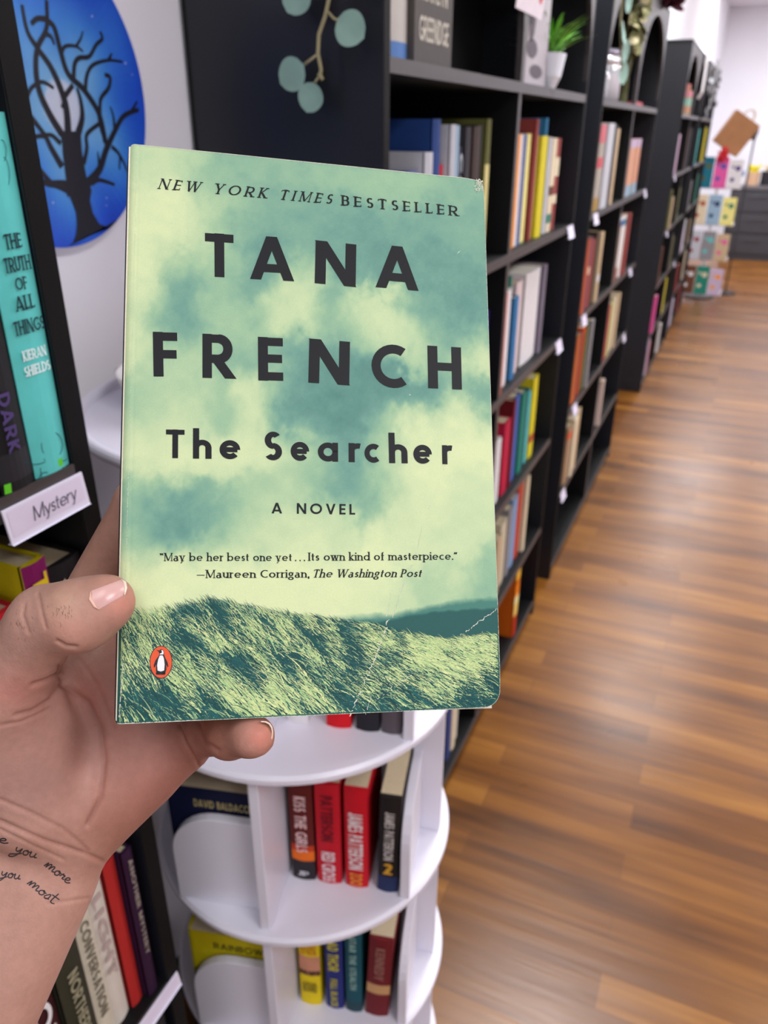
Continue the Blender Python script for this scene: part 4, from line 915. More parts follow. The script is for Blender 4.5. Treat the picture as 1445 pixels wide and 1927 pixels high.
# --- value noise
def vnoise(x, y, seed=0):
    r = np.random.RandomState(seed).rand(256, 256)
    xi, yi = np.floor(x).astype(int), np.floor(y).astype(int); fx, fy = x - xi, y - yi
    fx, fy = fx * fx * (3 - 2 * fx), fy * fy * (3 - 2 * fy)
    g = lambda a, b: r[a % 256, b % 256]
    return (g(xi, yi) * (1 - fx) + g(xi + 1, yi) * fx) * (1 - fy) + (g(xi, yi + 1) * (1 - fx) + g(xi + 1, yi + 1) * fx) * fy
def fbm(x, y, o=4, seed=0): return sum(vnoise(x * 2 ** k, y * 2 ** k, seed + k) * .5 ** k for k in range(o)) / sum(.5 ** k for k in range(o))
CP = [(260,300,.72),(300,290,.8),(350,300,.68),(400,330,.42),(450,320,.4),(550,330,.42),(650,330,.45),(750,350,.48),(880,360,.4),(270,400,.95),(320,390,.95),(390,390,.72),(440,420,.35),(550,400,.3),(650,420,.25),(780,420,.28),(880,430,.32),
(270,480,.95),(320,430,.95),(330,490,.5),(350,540,.1),(330,580,.18),(350,600,.15),(300,560,.72),(260,560,.95),(300,600,.38),(400,470,.75),(430,500,.4),(450,560,.22),(500,500,.2),(400,560,.65),(420,600,.55),(460,620,.62),(430,640,.55),
(540,540,.55),(560,570,.9),(530,600,.75),(580,590,.8),(620,580,.25),(700,500,.22),(800,500,.2),(880,520,.22),(680,590,.88),(720,610,.9),(760,620,.8),(800,600,.25),(880,600,.15),(650,600,.4),(790,650,.7),(700,640,.5),(830,640,.35),(900,680,1),(890,640,.45),(860,700,.35),
(265,650,.9),(310,680,.5),(350,640,.3),(340,700,.6),(300,720,.6),(370,680,.8),(420,690,.35),(270,740,.55),(330,740,.72),(470,650,.3),(520,680,.25),(600,660,.25),(650,700,.15),(560,740,.2),(480,740,.9),(500,700,.5),(620,750,.08),(700,740,.1),(760,740,.12),(820,740,.15),(900,750,.15),
(280,800,.75),(350,800,.78),(420,790,.4),(460,790,.85),(480,830,.9),(540,790,.15),(600,790,.2),(660,780,.08),(720,785,.4),(780,790,.95),(850,780,.95),(900,790,.95),(280,870,.92),(350,870,.92),(450,870,.92),(550,860,.72),(600,880,.45),(650,850,.2),(680,880,.25),(720,870,.7),(800,860,.98),(880,850,1),
(270,935,.4),(350,945,.3),(400,950,.3),(460,930,.55),(550,920,.62),(650,920,.25),(690,930,.3),(740,920,.7),(800,930,.92),(880,930,.85),(300,990,.1),(350,985,.1),(250,1000,.45),(400,1000,.55),(480,990,.7),(560,990,.8),(650,990,.78),(750,1000,.88),(880,1000,.8),
(280,1035,.85),(400,1040,.98),(550,1040,1),(700,1040,1),(850,1040,.85),(300,1100,1),(450,1110,1),(600,1110,1),(700,1120,.95),(850,1095,.7),(925,1085,.5),(900,1115,.4),(750,1140,.8),(800,1122,.6),(250,1130,.95),(400,1130,.95)]
cpu = np.array([list(buv(a, b)) + [c] for a, b, c in CP])
def clouds(U, V):
    wu = U + .011 * (fbm(U * 120, V * 90, 5, 7) - .5) + .004 * (fbm(U * 420, V * 300, 3, 33) - .5)
    wv = V + .016 * (fbm(U * 110 + 40, V * 90, 5, 17) - .5) + .005 * (fbm(U * 400 + 9, V * 300, 3, 43) - .5)
    num = np.zeros_like(U); den = np.zeros_like(U)
    for a, b, c in cpu:
        k = np.exp(-(((wu - a) ** 2 + (wv - b) ** 2) / (2 * .0056 ** 2))) + 1e-9; num += k * c; den += k
    f = num / den
    f = f + .15 * (fbm(U * 170, V * 200, 5, 27) - .5) + .06 * (fbm(U * 900, V * 900, 3, 61) - .5) * (1 - f)
    return np.clip(f, 0, 1)
RAMP = np.array([[76, 126, 118], [110, 158, 142], [150, 188, 152], [188, 211, 165], [214, 227, 175]], float)
def ramp(f):
    x = f * 4; i = np.minimum(x.astype(int), 3); t_ = (x - i)[..., None]
    return RAMP[i] * (1 - t_) + RAMP[i + 1] * t_
def to_lin(c):
    c = c / 255.; return np.where(c <= .04045, c / 12.92, ((c + .055) / 1.055) ** 2.4)
nu, nv = 300, 456
us, vs = np.linspace(0, 1, nu + 1), np.linspace(0, 1, nv + 1)
Ug, Vg = np.meshgrid(us * BW, vs * BH, indexing='ij')
# outline: rounded corners (bigger on the fore-edge side), slight bow of the bottom edge
Rr = .0042
def corner(U, V):
    U2, V2 = U.copy(), V.copy()
    for (cu, cv, su, sv, R) in ((BW, BH, 1, 1, .0026), (BW, 0, 1, -1, .0060), (0, BH, -1, 1, .0012), (0, 0, -1, -1, .0008)):
        du = (U2 - (cu - su * R)) * su; dv = (V2 - (cv - sv * R)) * sv
        mk = (du > 0) & (dv > 0)
        m_ = np.maximum(du, dv); l = np.hypot(du, dv) + 1e-12
        s_ = np.where(mk, m_ / l, 1)
        U2 = np.where(mk, (cu - su * R) + su * du * s_, U2); V2 = np.where(mk, (cv - sv * R) + sv * dv * s_, V2)
    return U2, V2
Uc, Vc = corner(Ug, Vg)
Wg = np.zeros_like(Ug)
Wg -= .0011 * np.clip(1 - Uc / .0024, 0, 1) ** 2                       # rolls over into the spine
Wg -= .00012 * np.exp(-((Uc - .0032) / .0005) ** 2)                    # hinge crease
dc = np.hypot(BW - Uc, Vc) ; Wg += -.0016 * np.clip(1 - dc / .02, 0, 1) ** 2   # bent lower corner
dc2 = np.hypot(BW - Uc, BH - Vc); Wg += -.0015 * np.clip(1 - dc2 / .009, 0, 1) ** 1.3
F_ = clouds(Ug, Vg); colr = ramp(F_)
# land: hills and grass base
hl = np.array([buv(*p) for p in [(219, 1152), (300, 1150), (345, 1138), (400, 1126), (460, 1138), (520, 1150), (620, 1162), (700, 1172), (780, 1192), (850, 1202), (943, 1190)]])
hill = np.array([buv(*p) for p in [(600, 1164), (680, 1160), (740, 1160), (775, 1150), (810, 1142), (870, 1133), (900, 1130), (943, 1127)]])
hill2 = np.array([buv(*p) for p in [(690, 1170), (740, 1164), (780, 1155), (830, 1148), (880, 1146), (943, 1142)]])
gtop = np.interp(Ug, hl[:, 0], hl[:, 1]); htop = np.interp(Ug, hill[:, 0], hill[:, 1], left=0); h2 = np.interp(Ug, hill2[:, 0], hill2[:, 1], left=0)
nz = fbm(Ug * 300, Vg * 300, 4, 91)
def blend(c, m, a): a = np.clip(a, 0, 1)[..., None]; return c * (1 - a) + np.array(m, float) * a
fade = np.clip((Ug - buv(600, 1160)[0]) / .02, 0, 1)
colr = blend(colr, (74, 128, 116), (htop - Vg + .0012 + .002 * (nz - .5)) / .0022 * fade)
colr = blend(colr, (42, 92, 88), (h2 - Vg + .0012 * (nz - .5)) / .0008 * np.clip((Ug - buv(680, 1160)[0]) / .006, 0, 1))
LT = [(420,1205,.75),(470,1195,.85),(520,1205,.8),(570,1230,.7),(640,1265,.55),(255,1190,.6),(265,1260,.55),(240,1330,.35),(460,1290,.75),(560,1325,.85),(500,1340,.7),(800,1225,.9),(860,1255,.9),(900,1225,.85),(760,1195,.6),(720,1230,.6),(820,1290,.6),(700,1300,.4),(350,1240,.5),(400,1270,.5),(640,1180,.25),
(400,1158,.08),(450,1160,.1),(345,1185,.15),(300,1180,.35),(430,1240,.12),(510,1262,.1),(600,1200,.2),(660,1220,.15),(370,1300,.2),(300,1320,.25),(420,1340,.2),(620,1325,.25),(760,1325,.15),(860,1312,.15),(925,1300,.15),(560,1175,.3),(330,1345,.2),(700,1185,.3),(880,1200,.5),(240,1215,.45),(680,1340,.3)]
lpu = np.array([list(buv(a, b)) + [c] for a, b, c in LT])
def light(U, V):
    num = 0; den = 0
    for a, b, c in lpu:
        k = np.exp(-(((U - a) ** 2 + (V - b) ** 2) / (2 * .0062 ** 2))) + 1e-9; num = num + k * c; den = den + k
    return num / den
lg = light(Ug, Vg) + .5 * (fbm(Ug * 500 + Vg * 200, Vg * 260, 4, 77) - .5)
lgc = np.clip((lg - .35) * .8, 0, .6)[..., None]; gb = np.array([34, 88, 82]) * (1 - lgc) + np.array([150, 180, 116]) * lgc
ga = np.clip((gtop - Vg + .003 * (nz - .5)) / .0025, 0, 1)[..., None]
colr = colr * (1 - ga) + gb * ga
lin = to_lin(colr)
nvx = (nu + 1) * (nv + 1)
verts = np.stack([Uc, Vc, Wg], -1).reshape(-1, 3)
ii, jj = np.meshgrid(np.arange(nu), np.arange(nv), indexing='ij')
q0 = (ii * (nv + 1) + jj).ravel(); quads = np.stack([q0, q0 + nv + 1, q0 + nv + 2, q0 + 1], -1)
vcol = lin.reshape(-1, 3)
# blades of grass printed over the base
br_v = []; br_f = []; br_c = []
rs = np.random.RandomState(12)
def blade_(u, v, ang, ln, wd, c, bend):
    n = 3; b0 = nvx + len(br_v); z = .00004 + rs.rand() * .00003
    for i in range(n + 1):
        t_ = i / n; a = ang + bend * t_
        x = u + ln * t_ * math.cos(a); y = v + ln * t_ * math.sin(a); h_ = wd * (1 - t_) * .5 + wd * .08
        nx, ny = -math.sin(a) * h_, math.cos(a) * h_
        for s_ in (-1, 1):
            x_, y_ = min(max(x + nx * s_, .0009), BW - .0006), min(max(y + ny * s_, .0006), BH)
            dcc = math.hypot(BW - x_, y_)
            if x_ > BW - .0048 and y_ < .0048:
                du, dv = x_ - (BW - .0048), .0048 - y_; l = math.hypot(du, dv)
                if l > .0046: x_, y_ = BW - .0048 + du / l * .0046, .0048 - dv / l * .0046
            dcc = math.hypot(BW - x_, y_)
            zz = z - .0016 * max(0, 1 - dcc / .02) ** 2 - .0011 * max(0, 1 - x_ / .0024) ** 2
            br_v.append((x_, y_, zz)); br_c.append(c)
    for i in range(n): br_f.append((b0 + 2 * i, b0 + 2 * i + 1, b0 + 2 * i + 3, b0 + 2 * i + 2))
NB = 19000
for k in range(NB):
    u = rs.rand() * BW; top = np.interp(u, hl[:, 0], hl[:, 1]); v = rs.rand() * (top + .001)
    fr = u / BW; dep = 1 - v / max(top, 1e-4)
    L_ = float(light(u, v)); 
    base = 113 + 27 * fr + (8 * (1 - dep) if fr > .55 else 0) + (8 * dep if .05 < fr < .4 else 0)   # steep at left, flatter to the right
    if fr < .12: base = 112
    ang = math.radians(base + rs.randn() * 9)
    ln = (.0022 + .0075 * rs.rand() * (.35 + dep)) ; wd = .00014 + .00020 * rs.rand() * (.5 + dep)
    if rs.rand() < .06 * (dep > .35): ln *= 2.2; wd *= 1.6
    Lm = L_ + .9 * (float(vnoise(np.array([u * 260 + v * 130]), np.array([v * 150]), 55)[0]) - .5); lightp = rs.rand() < (.06 + .9 * min(1, max(0, (Lm - .12) * 1.15)))
    if lightp:
        m_ = rs.rand(); cc = np.array([226, 232, 164]) * m_ + np.array([150, 190, 130]) * (1 - m_)
        if Lm < .25: cc = cc * .6 + np.array([60, 112, 98]) * .4
    else: cc = np.array([26, 76, 76]) * (.8 + .5 * rs.rand()); ln *= .9
    v0 = v - .0015
    if v + ln * .9 > top + .004: ln *= .5
    cc = to_lin(np.clip(cc, 0, 255)); blade_(u, max(v0, .0006), ang, ln, wd, tuple(cc), math.radians(rs.uniform(5, 28)))
allv = np.vstack([verts, np.array(br_v)]); allc = np.vstack([vcol, np.array(br_c)])
me = bpy.data.meshes.new('front_cover')
me.from_pydata(allv.tolist(), [], quads.tolist() + br_f)
ca = me.color_attributes.new('Col', 'FLOAT_COLOR', 'POINT')
ca.data.foreach_set('color', np.hstack([allc, np.ones((len(allc), 1))]).ravel())
me.polygons.foreach_set('use_smooth', [True] * len(me.polygons))
cover_m = vmat('printed_matte_card', .6, spec=.25, noise=.035, nscale=1500, bump=.06, bscale=1500, bdist=.0002)
me.materials.append(cover_m)
fc = bpy.data.objects.new('front_cover', me); col.objects.link(fc); fc.parent = bw
# spine: the block is rolled a little to the left behind the front cover
SHIFT = -.0038
mb = MB(); n = 8; K = 30
def spx(s_, v_): return SHIFT * s_ - .0004 * math.sin(math.pi * s_)
for j in range(K):
    for i in range(n):
        a, b = i / n, (i + 1) / n; v0, v1 = j / K * BH, (j + 1) / K * BH
        mb.add([(spx(a, v0), v0, -.0012 - a * (BT - .0012)), (spx(b, v0), v0, -.0012 - b * (BT - .0012)), (spx(b, v1), v1, -.0012 - b * (BT - .0012)), (spx(a, v1), v1, -.0012 - a * (BT - .0012))], [(0, 1, 2, 3)])
spo = mb.build('spine', mat('spine_dark_teal', rgb(30, 40, 40), .5, noise=.15, nscale=80), bw, smooth=True)
tag(spo, 'dark teal spine')
MB().box(SHIFT, BW + SHIFT * .6, 0, BH, -BT - .0004, -BT).build('back_cover', mat('back_cover_card', rgb(60, 100, 96), .45, noise=.1), bw)
mb = MB(); mb.add([(-.0004, .001, -.0014), (BW - .0030, -.0007, -.0022), (BW - .0025, BH - .0006, -.0016), (-.0004, BH - .0006, -.0010), (SHIFT, .001, -BT), (BW - .0035, -.0010, -BT), (BW - .0045, BH - .001, -BT), (SHIFT, BH - .001, -BT)], [(0, 1, 2, 3), (7, 6, 5, 4), (0, 4, 5, 1), (1, 5, 6, 2), (2, 6, 7, 3), (3, 7, 4, 0)])
mb.build('page_block', mat('book_pages', rgb(232, 222, 200), .85, noise=.12, nscale=900), bw)
# white worn edge of the card stock
mb = MB(); bp_pts = []
for tt_ in np.linspace(0, 1, 80): bp_pts.append((0.0 + tt_ * BW, 0.0))
def edge_strip(mb, pts, wd, zoff, depth=.0005):
    for (a, b) in zip(pts, pts[1:]):
        mb.add([(a[0], a[1], a[2]), (b[0], b[1], b[2]), (b[0], b[1], b[2] - depth), (a[0], a[1], a[2] - depth)], [(0, 1, 2, 3)])
loop = [(i, 0) for i in range(nu + 1)] + [(nu, j) for j in range(1, nv + 1)] + [(i, nv) for i in range(nu - 1, -1, -1)]
lp_pts = [(Uc[i, j], Vc[i, j], Wg[i, j]) for i, j in loop]
cen = np.array([BW / 2, BH / 2])
mb = MB()
for k, (a, b) in enumerate(zip(lp_pts, lp_pts[1:])):
    i, j = loop[k]
    wd = .00006 + .00016 * rs.rand() + (.0002 * rs.rand() if j == 0 and i < 60 else 0) + (.0001 if j == nv else 0)
    d = np.array(b[:2]) - np.array(a[:2]); d /= np.linalg.norm(d) + 1e-12; nrm_ = np.array([-d[1], d[0]])
    if nrm_ @ (cen - np.array(a[:2])) < 0: nrm_ = -nrm_
    a2, b2 = np.array(a[:2]) + nrm_ * wd, np.array(b[:2]) + nrm_ * wd
    mb.add([(a[0], a[1], a[2] + .0001), (b[0], b[1], b[2] + .0001), (b2[0], b2[1], b[2] + .0001), (a2[0], a2[1], a[2] + .0001)], [(0, 1, 2, 3)])
    mb.add([(a[0], a[1], a[2] + .0001), (b[0], b[1], b[2] + .0001), (b[0], b[1], b[2] - .0003), (a[0], a[1], a[2] - .0003)], [(0, 1, 2, 3)])
white_wear = mat('worn_card_edge', rgb(206, 210, 192), .7, noise=.1, nscale=400)
mb.build('worn_edge', white_wear, fc, fix=False)
# creases (cracked print showing white card)
def crack(mb, pts, wd, jit=.0004, gap=.25, seed=1):
    q = np.random.RandomState(seed); P_ = [buv(*p) for p in pts]
    for a, b in zip(P_, P_[1:]):
        L_ = np.linalg.norm(b - a); n = max(2, int(L_ / .0006)); prev = a; d = (b - a) / L_; nn = np.array([-d[1], d[0]])
        for i in range(1, n + 1):
            cur = a + (b - a) * i / n + nn * q.randn() * jit * (i < n)
            if q.rand() > gap:
                h_ = wd * (.3 + q.rand()) * .5
                vv = [prev - nn * h_, cur - nn * h_, cur + nn * h_, prev + nn * h_]
                def zz(p): return .00013 - .0016 * max(0, 1 - math.hypot(BW - p[0], p[1]) / .02) ** 2 - .0011 * max(0, 1 - p[0] / .0024) ** 2
                mb.add([(min(p[0], BW - .0003), p[1], zz(p)) for p in vv], [(0, 1, 2, 3)])
            prev = cur
mb = MB()
crack(mb, [(732, 1162), (722, 1195), (705, 1240), (690, 1275), (672, 1315), (658, 1348)], .00042, .00022, .22, 1)
crack(mb, [(728, 1168), (716, 1205), (706, 1235)], .0003, .0003, .3, 2)
crack(mb, [(739, 1162), (748, 1135), (756, 1108), (768, 1082)], .0003, .0002, .2, 3)
crack(mb, [(727, 1160), (733, 1135), (738, 1110)], .0003, .0002, .25, 4)
crack(mb, [(768, 1082), (785, 1040), (790, 1010), (800, 980), (815, 940), (835, 880), (850, 840)], .0002, .0003, .62, 5)
crack(mb, [(876, 790), (880, 770), (888, 745), (893, 728)], .00022, .0003, .5, 6)
mb.build('long_crease', white_wear, fc, fix=False); mb = MB()
crack(mb, [(943, 1141), (915, 1160), (895, 1175), (876, 1189)], .00035, .0002, .15, 7)
crack(mb, [(876, 1189), (856, 1206)], .0002, .0003, .5, 8); crack(mb, [(908, 1188), (901, 1202)], .0002, .0002, .3, 9)
crack(mb, [(688, 1345), (695, 1320), (700, 1300)], .0002, .0002, .3, 10); crack(mb, [(705, 1320), (735, 1295), (790, 1260)], .00016, .0002, .5, 11)
mb.build('corner_crease', white_wear, fc, fix=False); mb = MB()
crack(mb, [(257, 276), (254, 420), (251, 560), (247, 700), (243, 850), (239, 1000), (236, 1100)], .00016, .0001, .35, 12)
crack(mb, [(231, 1250), (228, 1300), (224, 1350)], .0004, .0001, .2, 13)
crack(mb, [(860, 478), (866, 472)], .0003, .0001, 0, 14); crack(mb, [(770, 742), (772, 744)], .0005, 0, 0, 15)
for k in range(60):
    a = rs.rand(); x, y = 906 - 12 * rs.rand() ** 1.5, 340 + 22 * rs.rand() ** 1.5
    crack(mb, [(x, y), (x + rs.uniform(-4, 4), y + rs.uniform(-4, 4))], .0003, .0001, 0, 20 + k)
mb.build('crease_wear', white_wear, fc, fix=False)
# lettering
ink = mat('print_ink', rgb(20, 23, 28), .5, spec=.2, noise=.04)
def place(mb, s, x0, y0, x1, y1, cap_px, off=.00016, **kw):
    """text whose baseline runs from pixel (x0,y0) to (x1,y1) on the cover, cap height in pixels"""
    a, b = buv(x0, y0), buv(x1, y1); d = b - a; L_ = np.linalg.norm(d); d /= L_; nn = np.array([-d[1], d[0]])
    c = buv(x0, y0 - cap_px); hh = (c - a) @ nn
    W_, Q = layout(s, **kw)
    for k_, q in enumerate(Q): mb.add([(a[0] + d[0] * p * L_ / W_ + nn[0] * r_ * hh, a[1] + d[1] * p * L_ / W_ + nn[1] * r_ * hh, off + (k_ % 30) * 2.5e-6) for p, r_ in q], [(0, 1, 2, 3)])
mb = MB()
for ch, x0, y0, x1, y1, cp_ in [('T', 386, 520, 440, 523, 82), ('A', 471, 525, 553, 529.5, 82), ('N', 592, 533, 669, 540.5, 81), ('A', 707, 540.5, 787, 547.5, 81),
                           ('F', 289, 708.5, 335, 709, 84), ('R', 381, 711, 443, 713, 83), ('E', 486, 716, 533, 717.5, 82), ('N', 580, 720, 657, 725.5, 83), ('C', 700, 729, 763, 731, 82), ('H', 805.5, 730.5, 869, 733.5, 80)]:
    if ch == 'F': mb.build('first_name_lettering', ink, fc, fix=False); mb = MB()
    place(mb, ch, x0, y0, x1, y1, cp_, w=.205)
mb.build('surname_lettering', ink, fc, fix=False); mb = MB()
for ch, x0, y0, x1, y1 in [('T', 312, 862, 347, 862.5), ('h', 363, 863, 398, 863.5), ('e', 413, 863.7, 452, 864.5), ('S', 497, 866, 531, 866.5), ('e', 547, 867, 582, 867.5), ('a', 598, 868, 636, 869), ('r', 656, 869.5, 677, 870), ('c', 686, 870.5, 714, 871), ('h', 732, 871.5, 767, 872), ('e', 778, 872.5, 813, 873), ('r', 832, 873.5, 850, 874)]:
    place(mb, ch, x0, y0, x1, y1, 54, w=.185, xh=.66)
mb.build('title_lettering', ink, fc, fix=False); mb = MB()
place(mb, 'A NOVEL', 511, 966, 668, 968.5, 20, w=.17, track=.34, space=.55)
mb.build('subtitle_lettering', ink, fc, fix=False)
mb = MB()
place(mb, 'NEW YORK TIMES', 297, 355.5, 623, 384.5, 20, w=.15, thin=.5, serif=True, slant=.3, track=.42, space=.3)
place(mb, 'BESTSELLER', 643, 387, 862, 407, 19.5, w=.155, thin=.5, serif=True, track=.4)
mb.build('headline_lettering', ink, fc, fix=False); mb = MB()
kw = dict(w=.155, thin=.52, serif=True, track=.135, xh=.68, space=.24)
place(mb, '(May be her best one yet', 301, 1056, 549, 1056, 15.5, **kw)
place(mb, '...', 555, 1056, 574, 1056, 15.5, w=.15, track=.4)
place(mb, 'Its own kind of masterpiece.)', 580, 1055.5, 860, 1053.5, 15.5, **kw)
place(mb, '-Maureen Corrigan,', 370, 1088, 582, 1087, 15.5, **kw)
place(mb, 'The Washington Post', 588, 1087, 792, 1086, 15.5, slant=.25, **kw)
mb.build('quote_lettering', ink, fc, fix=False)
# publisher's bird emblem
em = empty('emblem'); em.parent = fc
c0 = buv(303, 1246)
def poly_px(mb, pts, z): mb.add([(buv(*p)[0], buv(*p)[1], z) for p in pts], [tuple(range(len(pts)))])
def ell(x, y, rx, ry, n=40): return [(x + rx * math.cos(2 * math.pi * k / n), y + ry * math.sin(2 * math.pi * k / n)) for k in range(n)]
mb = MB(); poly_px(mb, ell(303, 1246, 21.5, 31), .00018); mb.build('oval_outline', mat('emblem_black', rgb(24, 20, 26), .45), em, fix=False)
mb = MB(); poly_px(mb, ell(303, 1246, 20.2, 29.6), .00021); mb.build('orange_oval', mat('emblem_orange', rgb(226, 84, 38), .45, noise=.03), em, fix=False)
mb = MB()
ZS = 370 / 1445.; Z = lambda x, y: (210 + x * ZS, 1020 + y * ZS)
poly_px(mb, [Z(*p) for p in [(328, 792), (350, 797), (362, 788), (376, 790), (384, 802), (385, 822), (392, 845), (410, 880), (418, 912), (412, 922), (402, 900), (404, 935), (394, 962), (384, 975), (334, 975), (326, 945), (328, 900), (318, 920), (311, 922), (310, 905), (322, 870), (345, 838), (352, 824), (346, 806)]], .00023)
for fx in (338, 384): poly_px(mb, [Z(*p) for p in [(fx - 14, 962), (fx - 2, 950), (fx + 4, 950), (fx + 14, 962), (fx + 8, 975), (fx - 10, 975)]], .00023)
mb.build('bird_black', mat('emblem_black', rgb(24, 20, 26), .45), em, fix=False)
mb = MB()
poly_px(mb, [Z(*p) for p in [(354, 834), (376, 833), (385, 856), (390, 900), (386, 944), (362, 951), (338, 944), (335, 905), (342, 865)]], .00025)
poly_px(mb, [Z(*p) for p in [(354, 826), (356, 819), (367, 815), (371, 805), (365, 797), (372, 793), (380, 801), (382, 815), (380, 826)]], .00025)
mb.build('bird_white', mat('emblem_white', rgb(240, 240, 240), .45), em, fix=False)

# ================================================================== HAND
def CPt(px, py, z): return np.array([(px - CX) / FPX * z, -(py - CY) / FPX * z, z])      # camera-space point
def w2cam(p): d = p - CAM; return np.array([d @ CR, d @ CU, d @ CF])
def BPx(px, py, w_):                      # camera-space point where the ray meets the plane at height w_ over the cover
    d = ray(px, py); tt = ((BO - CAM) @ ez + w_) / (d @ ez); return w2cam(CAM + d * tt)
VS = .00135
lo_ = np.array([-.205, -.285, .232]); hi_ = np.array([.075, .075, .385])
nx, ny, nz_ = [int(math.ceil(k)) for k in (hi_ - lo_) / VS]
X = (lo_[0] + VS * np.arange(nx)).astype(np.float32)[:, None, None]; Y = (lo_[1] + VS * np.arange(ny)).astype(np.float32)[None, :, None]; Zc = (lo_[2] + VS * np.arange(nz_)).astype(np.float32)[None, None, :]
def cone(a, ra, b, rb):
    a = np.array(a, np.float32); b = np.array(b, np.float32); ab = b - a; l2 = float(ab @ ab)
    t_ = np.clip(((X - a[0]) * ab[0] + (Y - a[1]) * ab[1] + (Zc - a[2]) * ab[2]) / l2, 0, 1)
    return np.sqrt((X - a[0] - t_ * ab[0]) ** 2 + (Y - a[1] - t_ * ab[1]) ** 2 + (Zc - a[2] - t_ * ab[2]) ** 2) - (ra + (rb - ra) * t_)
def smin(a, b, k):
    h_ = np.clip(.5 + .5 * (b - a) / k, 0, 1); return b * (1 - h_) + a * h_ - k * h_ * (1 - h_)
def chain(ps, k=.004):
    d = None
    for (a, ra), (b, rb) in zip(ps, ps[1:]):
        c = cone(a, ra, b, rb); d = c if d is None else smin(d, c, k)
    return d
mi = (CPt(128, 1215, .334), .0135); mm = (CPt(215, 1275, .336), .0140); mr_ = (CPt(288, 1330, .336), .0135); mpk = (CPt(337, 1392, .334), .0122)
palm = cone(mi[0], .0135, CPt(0, 1590, .336), .019)
palm = smin(palm, cone(mm[0], .0140, CPt(50, 1600, .337), .0185), .010)
palm = smin(palm, cone(mr_[0], .0138, CPt(95, 1590, .337), .0175), .010)
palm = smin(palm, cone(mpk[0], .0125, CPt(143, 1570, .334), .0168), .010)
palm = smin(palm, cone(mi[0], .0125, mpk[0], .0118), .008)
palm = smin(palm, cone(CPt(62, 1490, .321), .0235, CPt(28, 1345, .306), .0175), .009)         # thenar
palm = smin(palm, cone(CPt(120, 1530, .330), .0180, CPt(260, 1440, .332), .0150), .010)       # heel of the hand
arm = smin(cone(CPt(84, 1648, .336), .0220, CPt(-250, 2320, .345), .031), cone(CPt(-5, 1580, .336), .0215, CPt(-400, 2200, .345), .031), .018)
palm = smin(palm, arm, .007)
thumb = chain([(CPt(40, 1440, .315), .0190), (CPt(2, 1292, .292), .0160), (CPt(88, 1170, .275), .0112), (CPt(150, 1158, .268), .0107), (BPx(201, 1133, .0090), .0093)], .008)
tw = smin(palm, thumb, .009)
idx = chain([mi, (BPx(264, 945, -.0385), .0098), (BPx(335, 840, -.0370), .0086), (BPx(385, 775, -.0362), .0078)])
mid = chain([mm, (BPx(400, 1010, -.0390), .0100), (BPx(492, 900, -.0375), .0088), (BPx(552, 830, -.0365), .0080)])
rng_ = chain([mr_, (BPx(490, 1130, -.0385), .0096), (BPx(585, 1045, -.0370), .0085), (BPx(645, 985, -.0362), .0077)])
pky = chain([mpk, (CPt(395, 1378, .316), .0088), (CPt(432, 1388, .298), .0080), (CPt(473, 1386, .2865), .0073), (CPt(482, 1385.5, .2855), .0069)], .003)
D_ = smin(tw, idx, .006)
for f_ in (mid, rng_): D_ = np.minimum(D_, smin(palm, f_, .006))
D_ = np.minimum(D_, smin(palm, pky, .005))
D_ = smin(D_, tw, .001)
D_ = D_.astype(np.float32)
# surface nets
S_ = D_ < 0
def nets(D):
    ins = D < 0
    c = np.zeros((nx - 1, ny - 1, nz_ - 1), np.uint8)
    for a in (0, 1):
        for b in (0, 1):
            for e in (0, 1): c += ins[a:nx - 1 + a, b:ny - 1 + b, e:nz_ - 1 + e]
    act = (c > 0) & (c < 8)
    I = np.argwhere(act); vid = -np.ones(act.shape, np.int64); vid[act] = np.arange(len(I))
    acc = np.zeros((len(I), 3)); cnt = np.zeros(len(I))
    cor = [(a, b, e) for a in (0, 1) for b in (0, 1) for e in (0, 1)]
    for p in cor:
        for ax in range(3):
            if p[ax] == 0:
                q = list(p); q[ax] = 1
                d0 = D[I[:, 0] + p[0], I[:, 1] + p[1], I[:, 2] + p[2]]; d1 = D[I[:, 0] + q[0], I[:, 1] + q[1], I[:, 2] + q[2]]
                mk = (d0 < 0) != (d1 < 0); t_ = np.where(mk, d0 / np.where(mk, d0 - d1, 1), 0)
                pos = np.tile(np.array(p, float), (len(I), 1)); pos[:, ax] += t_
                acc[mk] += pos[mk]; cnt[mk] += 1
    V = lo_ + VS * (I + acc / cnt[:, None])
    Fs = []
    for ax in range(3):
        o1, o2 = [k for k in range(3) if k != ax]
        sl0 = [slice(1, -1)] * 3; sl1 = [slice(1, -1)] * 3
        sl0[ax] = slice(0, -1); sl1[ax] = slice(1, None)
        a = ins[tuple(sl0)]; b = ins[tuple(sl1)]
        E_ = np.argwhere(a != b); 
        flip = a[a != b]
        base = E_.copy(); base[:, o1] += 1; base[:, o2] += 1
        def g(d1, d2):
            q = base.copy(); q[:, o1] -= d1; q[:, o2] -= d2; return vid[q[:, 0], q[:, 1], q[:, 2]]
        f = np.stack([g(0, 0), g(1, 0), g(1, 1), g(0, 1)], -1)
        if ax == 1: flip = ~flip
        f[flip] = f[flip][:, ::-1]
        Fs.append(f)
    F = np.vstack(Fs); F = F[(F >= 0).all(1)]
    return V, F
Vh, Fh = nets(D_)
